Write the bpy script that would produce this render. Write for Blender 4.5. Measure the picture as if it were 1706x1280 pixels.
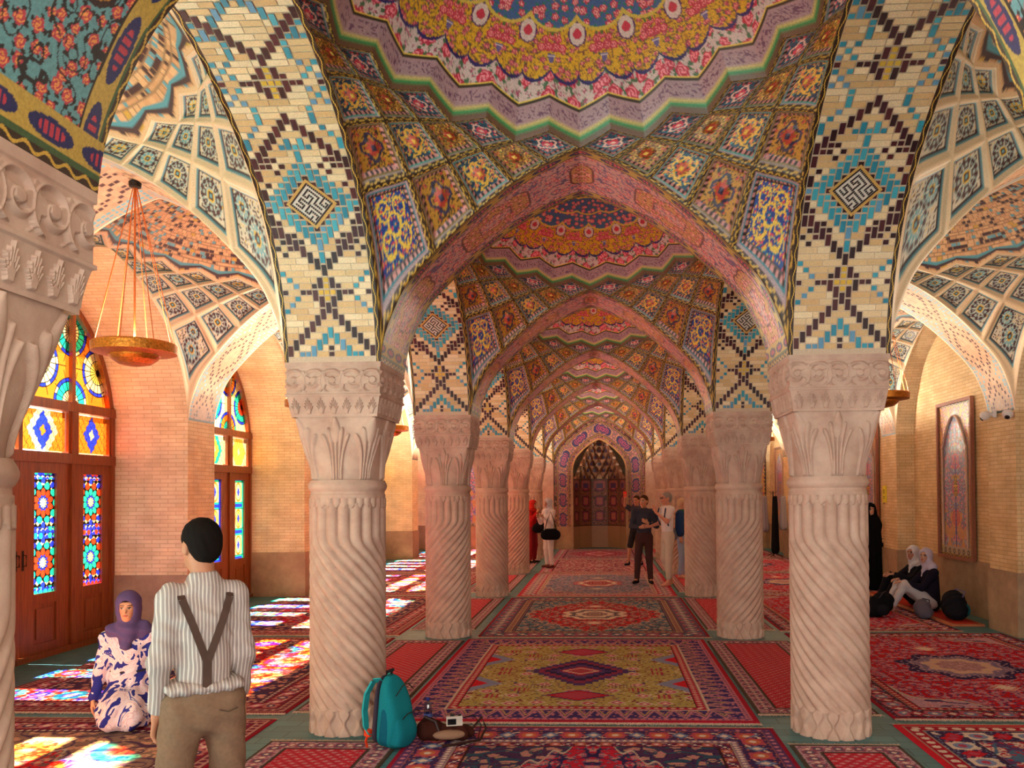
import bpy, math, random
import numpy as np
PI=math.pi
scene=bpy.context.scene
for o in list(bpy.data.objects): bpy.data.objects.remove(o)
COL=scene.collection
rng=np.random.default_rng(7); random.seed(7)

# ------------------------------------------------ camera
cam=bpy.data.cameras.new('camera'); camo=bpy.data.objects.new('camera',cam); COL.objects.link(camo)
F=1356.2; CX,CY,CZ=.1527,-6.2852,1.7993; YAW,PIT,ROL=-.04836,.02074,-.00731
cam.sensor_width=36; cam.lens=36*F/1706; cam.shift_x=-87.6/1706; cam.shift_y=154.9/1706
cam.clip_start=.05; cam.clip_end=200
from mathutils import Matrix, Vector, Euler
camo.matrix_world=(Matrix.Translation((CX,CY,CZ))@Matrix.Rotation(-YAW,4,'Z')@Matrix.Rotation(PI/2+PIT,4,'X')@Matrix.Rotation(ROL,4,'Z'))
scene.camera=camo
# ------------------------------------------------ world, sun, exposure
w=bpy.data.worlds.new('world'); scene.world=w; w.use_nodes=True
bg=w.node_tree.nodes['Background']; bg.inputs[0].default_value=(1,.93,.84,1); bg.inputs[1].default_value=1.3
sun=bpy.data.lights.new('sun','SUN'); suno=bpy.data.objects.new('sun',sun); COL.objects.link(suno)
sun.energy=95; sun.angle=math.radians(1.0); sun.color=(1,.93,.8)
suno.rotation_euler=Vector((.665,-.045,-.745)).to_track_quat('-Z','Y').to_euler()
# soft fill light added behind the camera to brighten the interior
def area(name,loc,dirv,sx,sy,e,col):
    l=bpy.data.lights.new(name,'AREA'); l.shape='RECTANGLE'; l.size=sx; l.size_y=sy; l.energy=e; l.color=col
    o=bpy.data.objects.new(name,l); COL.objects.link(o); o.location=loc
    o.rotation_euler=Vector(dirv).to_track_quat('-Z','Y').to_euler(); return o
area('added_hall_fill',(0,-8.6,2.6),(0,1,.1),9,3.6,30,(1,.92,.84))
scene.view_settings.view_transform='Standard'; scene.view_settings.look='None'
scene.view_settings.gamma=1; scene.view_settings.use_curve_mapping=False
scene.view_settings.exposure=1.5
LAMPW=90
cy=scene.cycles
cy.use_denoising=True; cy.max_bounces=9; cy.diffuse_bounces=6; cy.glossy_bounces=2; cy.transparent_max_bounces=10
cy.transmission_bounces=4; cy.sample_clamp_indirect=6; cy.caustics_reflective=False; cy.caustics_refractive=False
try: cy.use_adaptive_sampling=True; cy.adaptive_threshold=.02
except Exception: pass

# ------------------------------------------------ dimensions of the hall
S=4.086; HW=.36; ZS=2.79; AX=1.49; AISLE=3.705; AXA=1.495; XW=5.2

# ================================================ colour and pattern tools
def lin(c):
    c=np.asarray(c,float); return np.where(c<=.04045,c/12.92,((c+.055)/1.055)**2.4)
def hx(s):
    s=s.lstrip('#'); return lin([int(s[i:i+2],16)/255 for i in (0,2,4)])
def hsh(ix,iy,k=0):
    v=np.sin(ix*127.1+iy*311.7+k*74.7)*43758.5453; return v-np.floor(v)
def worley(x,y,cell,k=0,jit=.8):
    gx=x/cell; gy=y/cell; ix=np.floor(gx); iy=np.floor(gy)
    best=np.full(np.shape(x),9.); br=np.zeros(np.shape(x)); bdx=np.zeros(np.shape(x)); bdy=np.zeros(np.shape(x))
    for a in (-1,0,1):
        for b in (-1,0,1):
            cx=ix+a; cy_=iy+b
            px=cx+.5+(hsh(cx,cy_,k)-.5)*jit; py=cy_+.5+(hsh(cx,cy_,k+9)-.5)*jit
            dx=gx-px; dy=gy-py; d=np.hypot(dx,dy); m=d<best
            best=np.where(m,d,best); br=np.where(m,hsh(cx,cy_,k+5),br); bdx=np.where(m,dx,bdx); bdy=np.where(m,dy,bdy)
    return best,br,bdx,bdy
def noise(x,y,s,k=0):
    x=x/s; y=y/s; ix=np.floor(x); iy=np.floor(y); fx=x-ix; fy=y-iy
    fx=fx*fx*(3-2*fx); fy=fy*fy*(3-2*fy)
    a=hsh(ix,iy,k); b=hsh(ix+1,iy,k); c=hsh(ix,iy+1,k); d=hsh(ix+1,iy+1,k)
    return (a*(1-fx)+b*fx)*(1-fy)+(c*(1-fx)+d*fx)*fy
def put(C,m,col,a=1.):
    m=np.asarray(m); col=np.asarray(col)
    C[m]=C[m]*(1-a)+col*a
def solid(x,col):
    C=np.empty(x.shape+(3,)); C[:]=col; return C
def jitter(C,amt,x,y,s):
    C*= (1+amt*(noise(x,y,s,33)-.5)*2)[...,None]; return C
# flowers strewn over a ground
def floral(C,x,y,cell,petal,heart,leaf=None,k=0,size=.3,mask=None,pet=5):
    d,r,dx,dy=worley(x,y,cell,k)
    a=np.arctan2(dy,dx); rad=size*(.93+.10*np.cos(a*pet+r*6))*(.8+.4*r)
    M=np.ones(x.shape,bool) if mask is None else mask
    if leaf is not None: put(C,M&(d<rad*1.6)&(np.cos(a*4+r*9)>.45),leaf)
    put(C,M&(d<rad),petal); put(C,M&(d<rad*.8)&(np.cos(a*2+d*32)>.25),heart); put(C,M&(d<rad*.2),heart)
def scroll(C,x,y,s,col,wd=.05,k=0,mask=None):
    n=noise(x,y,s,k)+.5*noise(x,y,s*.5,k+3)
    m=np.abs(((n*3)%1)-.5)<wd*1.6
    if mask is not None: m&=mask
    put(C,m,col)

# ================================================ meshes
def mk(name,V,Fc,mat,parent=None,vcol=None,fcol=None,uv=None,smooth=True,fmat=None,link=True):
    me=bpy.data.meshes.new(name)
    V=np.asarray(V,np.float32).reshape(-1,3)
    if isinstance(Fc,np.ndarray):
        nf=len(Fc); k=Fc.shape[1]
        me.vertices.add(len(V)); me.vertices.foreach_set('co',V.ravel())
        me.loops.add(nf*k); me.loops.foreach_set('vertex_index',Fc.astype(np.int32).ravel())
        me.polygons.add(nf); me.polygons.foreach_set('loop_start',np.arange(0,nf*k,k,dtype=np.int32))
        me.update(calc_edges=True)
    else:
        me.from_pydata(V.tolist(),[],[list(f) for f in Fc]); me.update()
    if vcol is not None:
        a=me.color_attributes.new('Col','FLOAT_COLOR','POINT'); c=np.ones((len(V),4),np.float32); c[:,:3]=np.asarray(vcol).reshape(-1,3)
        a.data.foreach_set('color',c.ravel())
    if fcol is not None:
        a=me.color_attributes.new('Col','FLOAT_COLOR','CORNER'); fc=np.asarray(fcol,np.float32).reshape(-1,3)
        tot=np.array([len(p.vertices) for p in me.polygons]) if not isinstance(Fc,np.ndarray) else np.full(len(Fc),Fc.shape[1])
        c=np.ones((tot.sum(),4),np.float32); c[:,:3]=np.repeat(fc,tot,axis=0); a.data.foreach_set('color',c.ravel())
    if uv is not None:
        u=me.uv_layers.new(name='UVMap'); u.data.foreach_set('uv',np.asarray(uv,np.float32).ravel())
    mats=mat if isinstance(mat,(list,tuple)) else [mat]
    for m in mats: me.materials.append(m)
    if fmat is not None: me.polygons.foreach_set('material_index',np.asarray(fmat,np.int32))
    me.polygons.foreach_set('use_smooth',np.full(len(me.polygons),bool(smooth)))
    me.update()
    o=bpy.data.objects.new(name,me)
    if link: COL.objects.link(o)
    if parent: o.parent=parent
    return o
def gridf(nu,nv,wrap=False,off=0,flip=False):
    i=np.arange(nu-1 if not wrap else nu); j=np.arange(nv-1)
    I,J=np.meshgrid(i,j,indexing='ij'); I2=(I+1)%nu
    q=np.stack([I*nv+J,I2*nv+J,I2*nv+J+1,I*nv+J+1],-1).reshape(-1,4)
    if flip: q=q[:,::-1]
    return q+off
class MB:
    def __init__(s): s.V=[];s.F=[];s.UV=[];s.C=[]
    def poly(s,pts,col=(1,1,1),uv=None):
        b=len(s.V); s.V+= [tuple(p) for p in pts]; s.F.append(tuple(range(b,b+len(pts)))); s.C.append(tuple(col))
        if uv is None:
            n=(Vector(pts[1])-Vector(pts[0])).cross(Vector(pts[2])-Vector(pts[0])); n=[abs(t) for t in n]; k=n.index(max(n))
            a,b2=((1,2),(0,2),(0,1))[k]; uv=[(p[a],p[b2]) for p in pts]
        s.UV+=list(uv)
    def box(s,x0,x1,y0,y1,z0,z1,col=(1,1,1),T=None):
        P=[(x,y,z) for x in (x0,x1) for y in (y0,y1) for z in (z0,z1)]
        U=P
        if T is not None: P=[tuple(T@Vector(p)) for p in P]
        for f in ((0,1,3,2),(4,6,7,5),(0,4,5,1),(2,3,7,6),(0,2,6,4),(1,5,7,3)):
            pts=[P[i] for i in f]; up=[U[i] for i in f]
            k={0:0,1:0,2:1,3:1,4:2,5:2}[((0,1,3,2),(4,6,7,5),(0,4,5,1),(2,3,7,6),(0,2,6,4),(1,5,7,3)).index(f)]
            a,b2=((1,2),(0,2),(0,1))[k]
            s.poly(pts,col,[(p[a],p[b2]) for p in up])
    def tube(s,path,r,n=8,col=(1,1,1),cap=True):
        P=[Vector(p) for p in path]; R=r if isinstance(r,(list,tuple)) else [r]*len(P)
        rings=[]; up=Vector((0,0,1))
        for i,p in enumerate(P):
            d=(P[min(i+1,len(P)-1)]-P[max(i-1,0)]).normalized()
            a=d.cross(up if abs(d.z)<.95 else Vector((1,0,0))).normalized(); b=d.cross(a)
            rings.append([p+a*math.cos(t*2*PI/n)*R[i]+b*math.sin(t*2*PI/n)*R[i] for t in range(n)])
        for i in range(len(P)-1):
            for t in range(n):
                s.poly([rings[i][t],rings[i][(t+1)%n],rings[i+1][(t+1)%n],rings[i+1][t]],col,[(0,0)]*4)
        if cap:
            s.poly(rings[0][::-1],col,[(0,0)]*n); s.poly(rings[-1],col,[(0,0)]*n)
    def lathe(s,prof,n=32,c=(0,0),col=(1,1,1)):
        for (r0,z0),(r1,z1) in zip(prof[:-1],prof[1:]):
            for t in range(n):
                a=t*2*PI/n; b=(t+1)*2*PI/n
                q=[(c[0]+r0*math.cos(a),c[1]+r0*math.sin(a),z0),(c[0]+r0*math.cos(b),c[1]+r0*math.sin(b),z0),(c[0]+r1*math.cos(b),c[1]+r1*math.sin(b),z1),(c[0]+r1*math.cos(a),c[1]+r1*math.sin(a),z1)]
                s.poly(q,col,[(0,0)]*4)
    def build(s,name,mat,parent=None,smooth=False,merge=False):
        o=mk(name,s.V,s.F,mat,parent,fcol=s.C,uv=s.UV,smooth=smooth)
        if merge:
            import bmesh
            bm=bmesh.new(); bm.from_mesh(o.data); bmesh.ops.remove_doubles(bm,verts=bm.verts,dist=1e-5); bm.to_mesh(o.data); bm.free()
            o.data.polygons.foreach_set('use_smooth',np.full(len(o.data.polygons),smooth))
        return o
def empty(name,loc=(0,0,0),rz=0,parent=None):
    o=bpy.data.objects.new(name,None); COL.objects.link(o); o.location=loc; o.rotation_euler=(0,0,rz); o.empty_display_size=.1
    if parent: o.parent=parent
    return o
def tag(o,label,cat,group=None,kind=None):
    o['label']=label; o['category']=cat
    if group: o['group']=group
    if kind: o['kind']=kind
    return o
def struct(o): o['kind']='structure'; return o
def kids(o): return [c for c in bpy.data.objects if c.parent is o]
def copy_tree(o,parent=None):
    c=o.copy(); COL.objects.link(c); c.parent=parent
    for ch in kids(o): copy_tree(ch,c)
    return c
def bevel(o,wd=.01,seg=2):
    m=o.modifiers.new('bevel','BEVEL'); m.width=wd; m.segments=seg; m.limit_method='ANGLE'; return o

# ================================================ materials
def mat(name,rough=.7,spec=.3):
    m=bpy.data.materials.new(name); m.use_nodes=True; nt=m.node_tree; b=nt.nodes['Principled BSDF']
    b.inputs['Roughness'].default_value=rough; b.inputs['Specular IOR Level'].default_value=spec
    return m,nt,b
def N(nt,t,**kw):
    n=nt.nodes.new(t)
    for k,v in kw.items():
        if k in n.inputs: n.inputs[k].default_value=v
        else: setattr(n,k,v)
    return n
def flat(name,col,rough=.6,metal=0,spec=.3,var=.12,scale=30,bump=.0):
    m,nt,b=mat(name,rough,spec); b.inputs['Metallic'].default_value=metal
    c=hx(col) if isinstance(col,str) else col
    tc=N(nt,'ShaderNodeTexCoord'); n=N(nt,'ShaderNodeTexNoise',Scale=scale,Detail=4.)
    nt.links.new(tc.outputs['Object'],n.inputs['Vector'])
    r=N(nt,'ShaderNodeValToRGB'); r.color_ramp.elements[0].position=.3; r.color_ramp.elements[1].position=.7
    r.color_ramp.elements[0].color=(*(c*(1-var)),1); r.color_ramp.elements[1].color=(*np.minimum(c*(1+var),1),1)
    nt.links.new(n.outputs[0],r.inputs[0]); nt.links.new(r.outputs[0],b.inputs['Base Color'])
    if bump:
        bp=N(nt,'ShaderNodeBump',Strength=bump,Distance=.01); nt.links.new(n.outputs[0],bp.inputs['Height']); nt.links.new(bp.outputs[0],b.inputs['Normal'])
    return m
def vcm(name,rough=.7,spec=.3,ns=60,amt=.25,bump=.15,sat=1.):
    m,nt,b=mat(name,rough,spec)
    a=N(nt,'ShaderNodeAttribute'); a.attribute_name='Col'
    tc=N(nt,'ShaderNodeTexCoord'); n=N(nt,'ShaderNodeTexNoise',Scale=float(ns),Detail=3.)
    nt.links.new(tc.outputs['Object'],n.inputs['Vector'])
    mr=N(nt,'ShaderNodeMapRange'); mr.inputs['From Min'].default_value=.3; mr.inputs['From Max'].default_value=.7
    mr.inputs['To Min'].default_value=1-amt; mr.inputs['To Max'].default_value=1+amt
    nt.links.new(n.outputs[0],mr.inputs['Value'])
    mx=N(nt,'ShaderNodeVectorMath',operation='SCALE'); nt.links.new(a.outputs['Color'],mx.inputs[0]); nt.links.new(mr.outputs[0],mx.inputs['Scale'])
    nt.links.new(mx.outputs[0],b.inputs['Base Color'])
    if bump:
        bp=N(nt,'ShaderNodeBump',Strength=bump,Distance=.01); nt.links.new(n.outputs[0],bp.inputs['Height']); nt.links.new(bp.outputs[0],b.inputs['Normal'])
    return m
M={}
M['tile']=vcm('glazed_painted_tile',.38,.5,90,.18,.12)
M['mosaic']=vcm('brick_and_glazed_mosaic',.5,.4,120,.12,.15)
M['carpet']=vcm('carpet_wool',.95,.1,260,.35,.3)
M['paint']=vcm('painted',.7,.3,80,.08,.05)
M['skin']=vcm('skin',.55,.4,40,.06,.03)
M['cloth']=vcm('cloth',.9,.1,150,.1,.1)
def brickmat(name,c1,c2,mor,bw=.21,bh=.052,ms=.006,rough=.85):
    m,nt,b=mat(name,rough,.2)
    uv=N(nt,'ShaderNodeUVMap'); br=N(nt,'ShaderNodeTexBrick'); nt.links.new(uv.outputs[0],br.inputs['Vector'])
    br.inputs['Color1'].default_value=(*hx(c1),1); br.inputs['Color2'].default_value=(*hx(c2),1); br.inputs['Mortar'].default_value=(*hx(mor),1)
    br.inputs['Scale'].default_value=1; br.inputs['Brick Width'].default_value=bw; br.inputs['Row Height'].default_value=bh
    br.inputs['Mortar Size'].default_value=ms; br.inputs['Mortar Smooth'].default_value=.3
    n=N(nt,'ShaderNodeTexNoise',Scale=3.,Detail=6.); nt.links.new(uv.outputs[0],n.inputs['Vector'])
    mr=N(nt,'ShaderNodeMapRange'); mr.inputs['From Min'].default_value=.3; mr.inputs['From Max'].default_value=.7; mr.inputs['To Min'].default_value=.82; mr.inputs['To Max'].default_value=1.12
    nt.links.new(n.outputs[0],mr.inputs['Value'])
    mx=N(nt,'ShaderNodeVectorMath',operation='SCALE'); nt.links.new(br.outputs['Color'],mx.inputs[0]); nt.links.new(mr.outputs[0],mx.inputs['Scale'])
    nt.links.new(mx.outputs[0],b.inputs['Base Color'])
    bp=N(nt,'ShaderNodeBump',Strength=.35,Distance=.008,invert=True); nt.links.new(br.outputs['Fac'],bp.inputs['Height']); nt.links.new(bp.outputs[0],b.inputs['Normal'])
    return m
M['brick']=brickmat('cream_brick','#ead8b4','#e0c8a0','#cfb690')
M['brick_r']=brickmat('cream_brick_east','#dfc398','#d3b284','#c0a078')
M['teal_tile']=brickmat('teal_floor_tile','#4d7f86','#43727a','#375c62',.3,.15,.006,.45)
def stone(name,c1,c2,sc=6,rough=.75,bump=.25,c3=None):
    m,nt,b=mat(name,rough,.25)
    tc=N(nt,'ShaderNodeTexCoord'); n=N(nt,'ShaderNodeTexNoise',Scale=float(sc),Detail=8.,Roughness=.65); nt.links.new(tc.outputs['Object'],n.inputs['Vector'])
    r=N(nt,'ShaderNodeValToRGB'); e=r.color_ramp.elements; e[0].position=.3; e[1].position=.7; e[0].color=(*hx(c1),1); e[1].color=(*hx(c2),1)
    if c3: q=e.new(.82); q.color=(*hx(c3),1)
    nt.links.new(n.outputs[0],r.inputs[0]); nt.links.new(r.outputs[0],b.inputs['Base Color'])
    n2=N(nt,'ShaderNodeTexNoise',Scale=90.,Detail=5.); nt.links.new(tc.outputs['Object'],n2.inputs['Vector'])
    bp=N(nt,'ShaderNodeBump',Strength=bump,Distance=.004); nt.links.new(n2.outputs[0],bp.inputs['Height']); nt.links.new(bp.outputs[0],b.inputs['Normal'])
    return m
M['stone']=stone('pink_limestone','#b08f80','#cdb0a0',5)
M['dado']=stone('worn_dado_stone','#8e7460','#b59a7c',3,.8,.3,'#c9a86a')
def wood(name,c1,c2,rough=.35):
    m,nt,b=mat(name,rough,.5)
    tc=N(nt,'ShaderNodeTexCoord'); mp=N(nt,'ShaderNodeMapping'); mp.inputs['Scale'].default_value=(14,14,1.2); nt.links.new(tc.outputs['Object'],mp.inputs[0])
    n=N(nt,'ShaderNodeTexNoise',Scale=3.,Detail=6.); nt.links.new(mp.outputs[0],n.inputs['Vector'])
    r=N(nt,'ShaderNodeValToRGB'); e=r.color_ramp.elements; e[0].position=.3; e[1].position=.7; e[0].color=(*hx(c1),1); e[1].color=(*hx(c2),1)
    nt.links.new(n.outputs[0],r.inputs[0]); nt.links.new(r.outputs[0],b.inputs['Base Color']); return m
M['wood']=wood('varnished_wood','#6f3212','#96501f')
M['darkwood']=wood('dark_wood','#3a2016','#5a3322')
M['brass']=flat('embossed_brass','#b8742a',.38,.85,.5,.35,60,.5)
M['rope']=flat('orange_cord','#c8642a',.6)
M['black']=flat('black_cloth','#17151a',.85,0,.2)
M['iron']=flat('dark_iron','#2b2622',.5,.6)
M['white_plastic']=flat('white_plastic','#d8d6d6',.35,0,.5,.03)
M['lens']=flat('camera_lens','#101014',.1,0,.8,.02)
M['yellow']=flat('yellow_enamel','#e0cf1e',.4,0,.4,.04)
def glassmat():
    m=bpy.data.materials.new('stained_glass'); m.use_nodes=True; nt=m.node_tree; nt.nodes.clear()
    out=N(nt,'ShaderNodeOutputMaterial'); a=N(nt,'ShaderNodeAttribute'); a.attribute_name='Col'
    tr=N(nt,'ShaderNodeBsdfTransparent'); tl=N(nt,'ShaderNodeBsdfTranslucent'); gl=N(nt,'ShaderNodeBsdfGlossy',Roughness=.15)
    nt.links.new(a.outputs['Color'],tr.inputs[0]); nt.links.new(a.outputs['Color'],tl.inputs[0])
    m1=N(nt,'ShaderNodeMixShader'); m1.inputs[0].default_value=.045; nt.links.new(tr.outputs[0],m1.inputs[1]); nt.links.new(tl.outputs[0],m1.inputs[2])
    m2=N(nt,'ShaderNodeMixShader'); m2.inputs[0].default_value=.04; nt.links.new(m1.outputs[0],m2.inputs[1]); nt.links.new(gl.outputs[0],m2.inputs[2])
    nt.links.new(m2.outputs[0],out.inputs[0]); return m
M['glass']=glassmat()

# ================================================ vault geometry
def pchip(xs,ys):
    xs=np.array(xs,float); ys=np.array(ys,float); h=np.diff(xs); d=np.diff(ys)/h; m=np.zeros(len(xs))
    for i in range(1,len(xs)-1):
        if d[i-1]*d[i]>0: m[i]=2*d[i-1]*d[i]/(d[i-1]+d[i])
    m[0]=d[0]*.6; m[-1]=d[-1]
    def f(x):
        x=np.clip(x,xs[0],xs[-1]); i=np.clip(np.searchsorted(xs,x)-1,0,len(h)-1); t=(x-xs[i])/h[i]
        return (2*t**3-3*t**2+1)*ys[i]+(t**3-2*t**2+t)*h[i]*m[i]+(-2*t**3+3*t**2)*ys[i+1]+(t**3-t**2)*h[i]*m[i+1]
    return f
zT=pchip([0,.16,.325,.51,.725,.87,.95,.985,1],[4.29,4.2,4.07,3.87,3.58,3.34,3.1,2.94,ZS])
zL=pchip([0,.21,.465,.703,.822,.911,.964,.99,1],[4.51,4.41,4.20,3.90,3.66,3.38,3.12,2.92,ZS])
zA=pchip([0,.16,.325,.51,.725,.87,.95,.985,1],[4.40,4.3,4.16,3.95,3.64,3.38,3.12,2.95,ZS])
def alpha(k): return np.radians(9*(np.clip(k,1,6)-1))
def hwk(k): return HW+.12*(1-(np.clip(k,1,6)-1)/5)   # half width of a transverse arch
def ringpt(k,phi,ax,zt,r0=.945,dz=.075):
    """k ring number (0 top of zigzag, 6 springing), phi degrees from +X; returns local x,y,z"""
    k=np.asarray(k,float); ph=np.radians(phi); al=alpha(k)
    ay=S/2-hwk(k)
    rho=1/np.cos(al); rho=np.where(k<1,r0+(1-r0)*k,rho)
    q=np.abs(((phi+45)%90)-45)  # 0 at axes
    p=np.mod(phi,180); p=np.where(p>90,180-p,p); p=np.radians(p)
    wq=np.clip((p-al)/np.maximum(PI/2-2*al,1e-4),0,1); wq=wq*wq*(3-2*wq)
    nx=np.abs(rho*np.cos(ph)); ny=np.abs(rho*np.sin(ph))
    zt_=zt(np.tan(al)); zl_=zL(np.tan(al))
    z=zl_*(1-wq)+zt_*wq+np.where(k<1,dz*(1-k),0)
    return ax*rho*np.cos(ph),ay*rho*np.sin(ph),z
def shear(x,y): return y+.22*np.clip((np.abs(x)-2.2)/3,0,1)

ROPE_D,ROPE_L=hx('#35231a'),hx('#c9a044')
def rope(C,m,along,across):  # across in -1..1
    put(C,m,ROPE_D); put(C,m&(np.abs(across-.55*np.sin(along))<.33),ROPE_L)
PAL={
 5:(hx('#27506b'),hx('#d4475a'),hx('#e8b9a8'),hx('#3c8a86'),hx('#b9a4a0')),
 4:(hx('#b98430'),hx('#b8402f'),hx('#f0c860'),hx('#6b7a3a'),hx('#9b8d88')),
 3:(hx('#1f3f58'),hx('#d86a5a'),hx('#e8b54a'),hx('#3f9a90'),hx('#b0a0a4')),
 2:(hx('#bd8430'),hx('#c04a3c'),hx('#3a3550'),hx('#8a6a2a'),hx('#a08a80')),
 1:(hx('#203a86'),hx('#cf3f55'),hx('#e6b83c'),hx('#2f8a9a'),hx('#b59aa0'))}
def coffer_paint(row,s,t,sc):
    g,pt,ht,lf,fr=PAL[row]; fr=fr*.8; m=np.maximum(abs(s),abs(t)); C=solid(s,g)
    al=np.where(abs(s)>abs(t),t,s)*sc*9; r=np.hypot(s,t); a=np.arctan2(t,s)
    floral(C,s*sc,t*sc,.30 if row>1 else .22,pt,ht,lf,row)
    scroll(C,s*sc,t*sc,.25,ht if row in(1,3) else hx('#3a2a20'),.07,row,r>.2)
    if row==1:
        for cx,cy_ in ((0,0),(.3,.3),(-.3,-.3),(.3,-.3),(-.3,.3)):
            put(C,abs(np.hypot(s-cx,t-cy_)-.21)<.028,hx('#e6c04a'))
    else:
        q=.40+.07*np.cos(4*a); put(C,abs(r-q)<.05,ht if row!=4 else hx('#7a4a20'))
        q=.25+.05*np.cos(8*a); put(C,r<q,pt); put(C,r<q*.45,ht)
    put(C,m>.66,hx('#3b2a2c')); put(C,(m>.68)&(m<.77)&(np.sin(al*3)>-.2),hx('#c88a86')); put(C,(m>.77)&(m<.8),lf*.8)
    put(C,(m>=.8)&(m<.87),fr)
    rope(C,m>=.87,al*1.6,(m-.935)/.065)
    return C
def rosette_paint(row,s,t,sc):
    C=solid(s,hx('#c9b08e')); m=np.maximum(abs(s),abs(t)); dk,tl,ye,wh=hx('#3c1a1e'),hx('#5c939c'),hx('#c9a23c'),hx('#cfc4ae')
    f=m<.72; put(C,f,dk); put(C,m<.66,wh*.8)
    cs=[(0,0,.62)] if row!=1 else [(.22,.22,.44),(-.3,-.3,.4)]
    cov=np.zeros(s.shape,bool)
    for cx,cy_,R in cs:
        x=(s-cx)/R; y=(t-cy_)/R; r=np.hypot(x,y); a=np.arctan2(y,x); n=12 if row<4 else 8
        u=(a/(2*PI)*n)%1-.5; b=(r<1)&(m<.66)&~cov; cov|=b
        put(C,b,(tl*.55+wh*.35))
        put(C,b&(r>.68)&(r<.93)&(abs(u)<.43-.5*abs(r-.8)),dk)
        put(C,b&(r>.38)&(r<.66)&(abs(u)<.24+.9*(r-.38)*(r<.55)),[tl,dk,dk,tl,ye][row-1])
        put(C,b&(r>.38)&(r<.66)&(abs(u)>.42),wh)
        put(C,b&(r<.34),ye); put(C,b&(r<.26),dk); put(C,b&(r<.12),tl)
    rest=(m<.66)&~cov; d,rr,_,_=worley(s*sc,t*sc,.16,row); put(C,rest&(d<.3),dk); put(C,rest&(d<.15),ye)
    put(C,(m>.72)&(m<.76),tl*.8)
    return C
def build_net(name,mats,paint,ax,zt,res,parent,quadsize=1.0):
    V=[];Cc=[];Fs=[];off=0
    for quad in range(4):
        for row in range(1,6):
            for j in range(row):
                kt,km,kb=5-row,6-row,7-row   # top, side, bottom ring numbers
                if row==5: kt,km,kb=0,1,2
                if row==1: kb=6; km=5; kt=4
                pc=45+(j-(row-1)/2)*18
                n=res if row>1 else int(res*1.4)
                e=np.linspace(-1,1,n); s,t=np.meshgrid(e,e,indexing='ij')
                # corners: top(-1,-1) left(1,-1)... bilinear in (k,phi)
                a=(s+1)/2; b=(t+1)/2
                kk=kt*(1-a)*(1-b)+km*(a*(1-b)+b*(1-a))+kb*a*b
                pp=pc+(a*(1-b)-b*(1-a))*9
                # keep inside the quadrant
                al=np.degrees(alpha(kk)); pp=np.clip(pp,al,90-al)
                x,y,z=ringpt(kk,pp+0,ax,zt)
                m=np.maximum(abs(s),abs(t))
                d=np.where(m>.93,0,np.where(m>.84,(.93-m)/.09*.5,np.where(m>.76,.5,np.where(m>.68,.5+(.76-m)/.08*.5,1))))*(.045 if paint is coffer_paint else .03)
                if paint is coffer_paint and row in (2,3,4): d=d-np.clip(.3-m,0,.3)*.12
                # outward push (away from the room): up and out
                nx_=x/(ax*1.2); ny_=y/1.9; nn=np.sqrt(nx_**2+ny_**2+.45); x=x+d*nx_/nn; y=y+d*ny_/nn; z=z+d*.67/nn
                sx_=1 if quad in(0,3) else -1; sy_=1 if quad in(0,1) else -1
                P=np.stack([x*sx_,y*sy_,z],-1).reshape(-1,3)
                V.append(P); Cc.append(paint(row,s,t,{1:1.5,2:1.1,3:1,4:.9,5:.8}[row]).reshape(-1,3))
                Fs.append(gridf(n,n,off=off,flip=(sx_*sy_>0))); off+=n*n
    return mk(name,np.concatenate(V),np.concatenate(Fs),mats,parent,vcol=np.concatenate(Cc))
def zig(phi):  # ring number of the zigzag line for an angle
    u=np.abs(((phi/18)%1)-.5)*2  # 1 at multiples of 18 (lower points), 0 between
    return u
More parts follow.
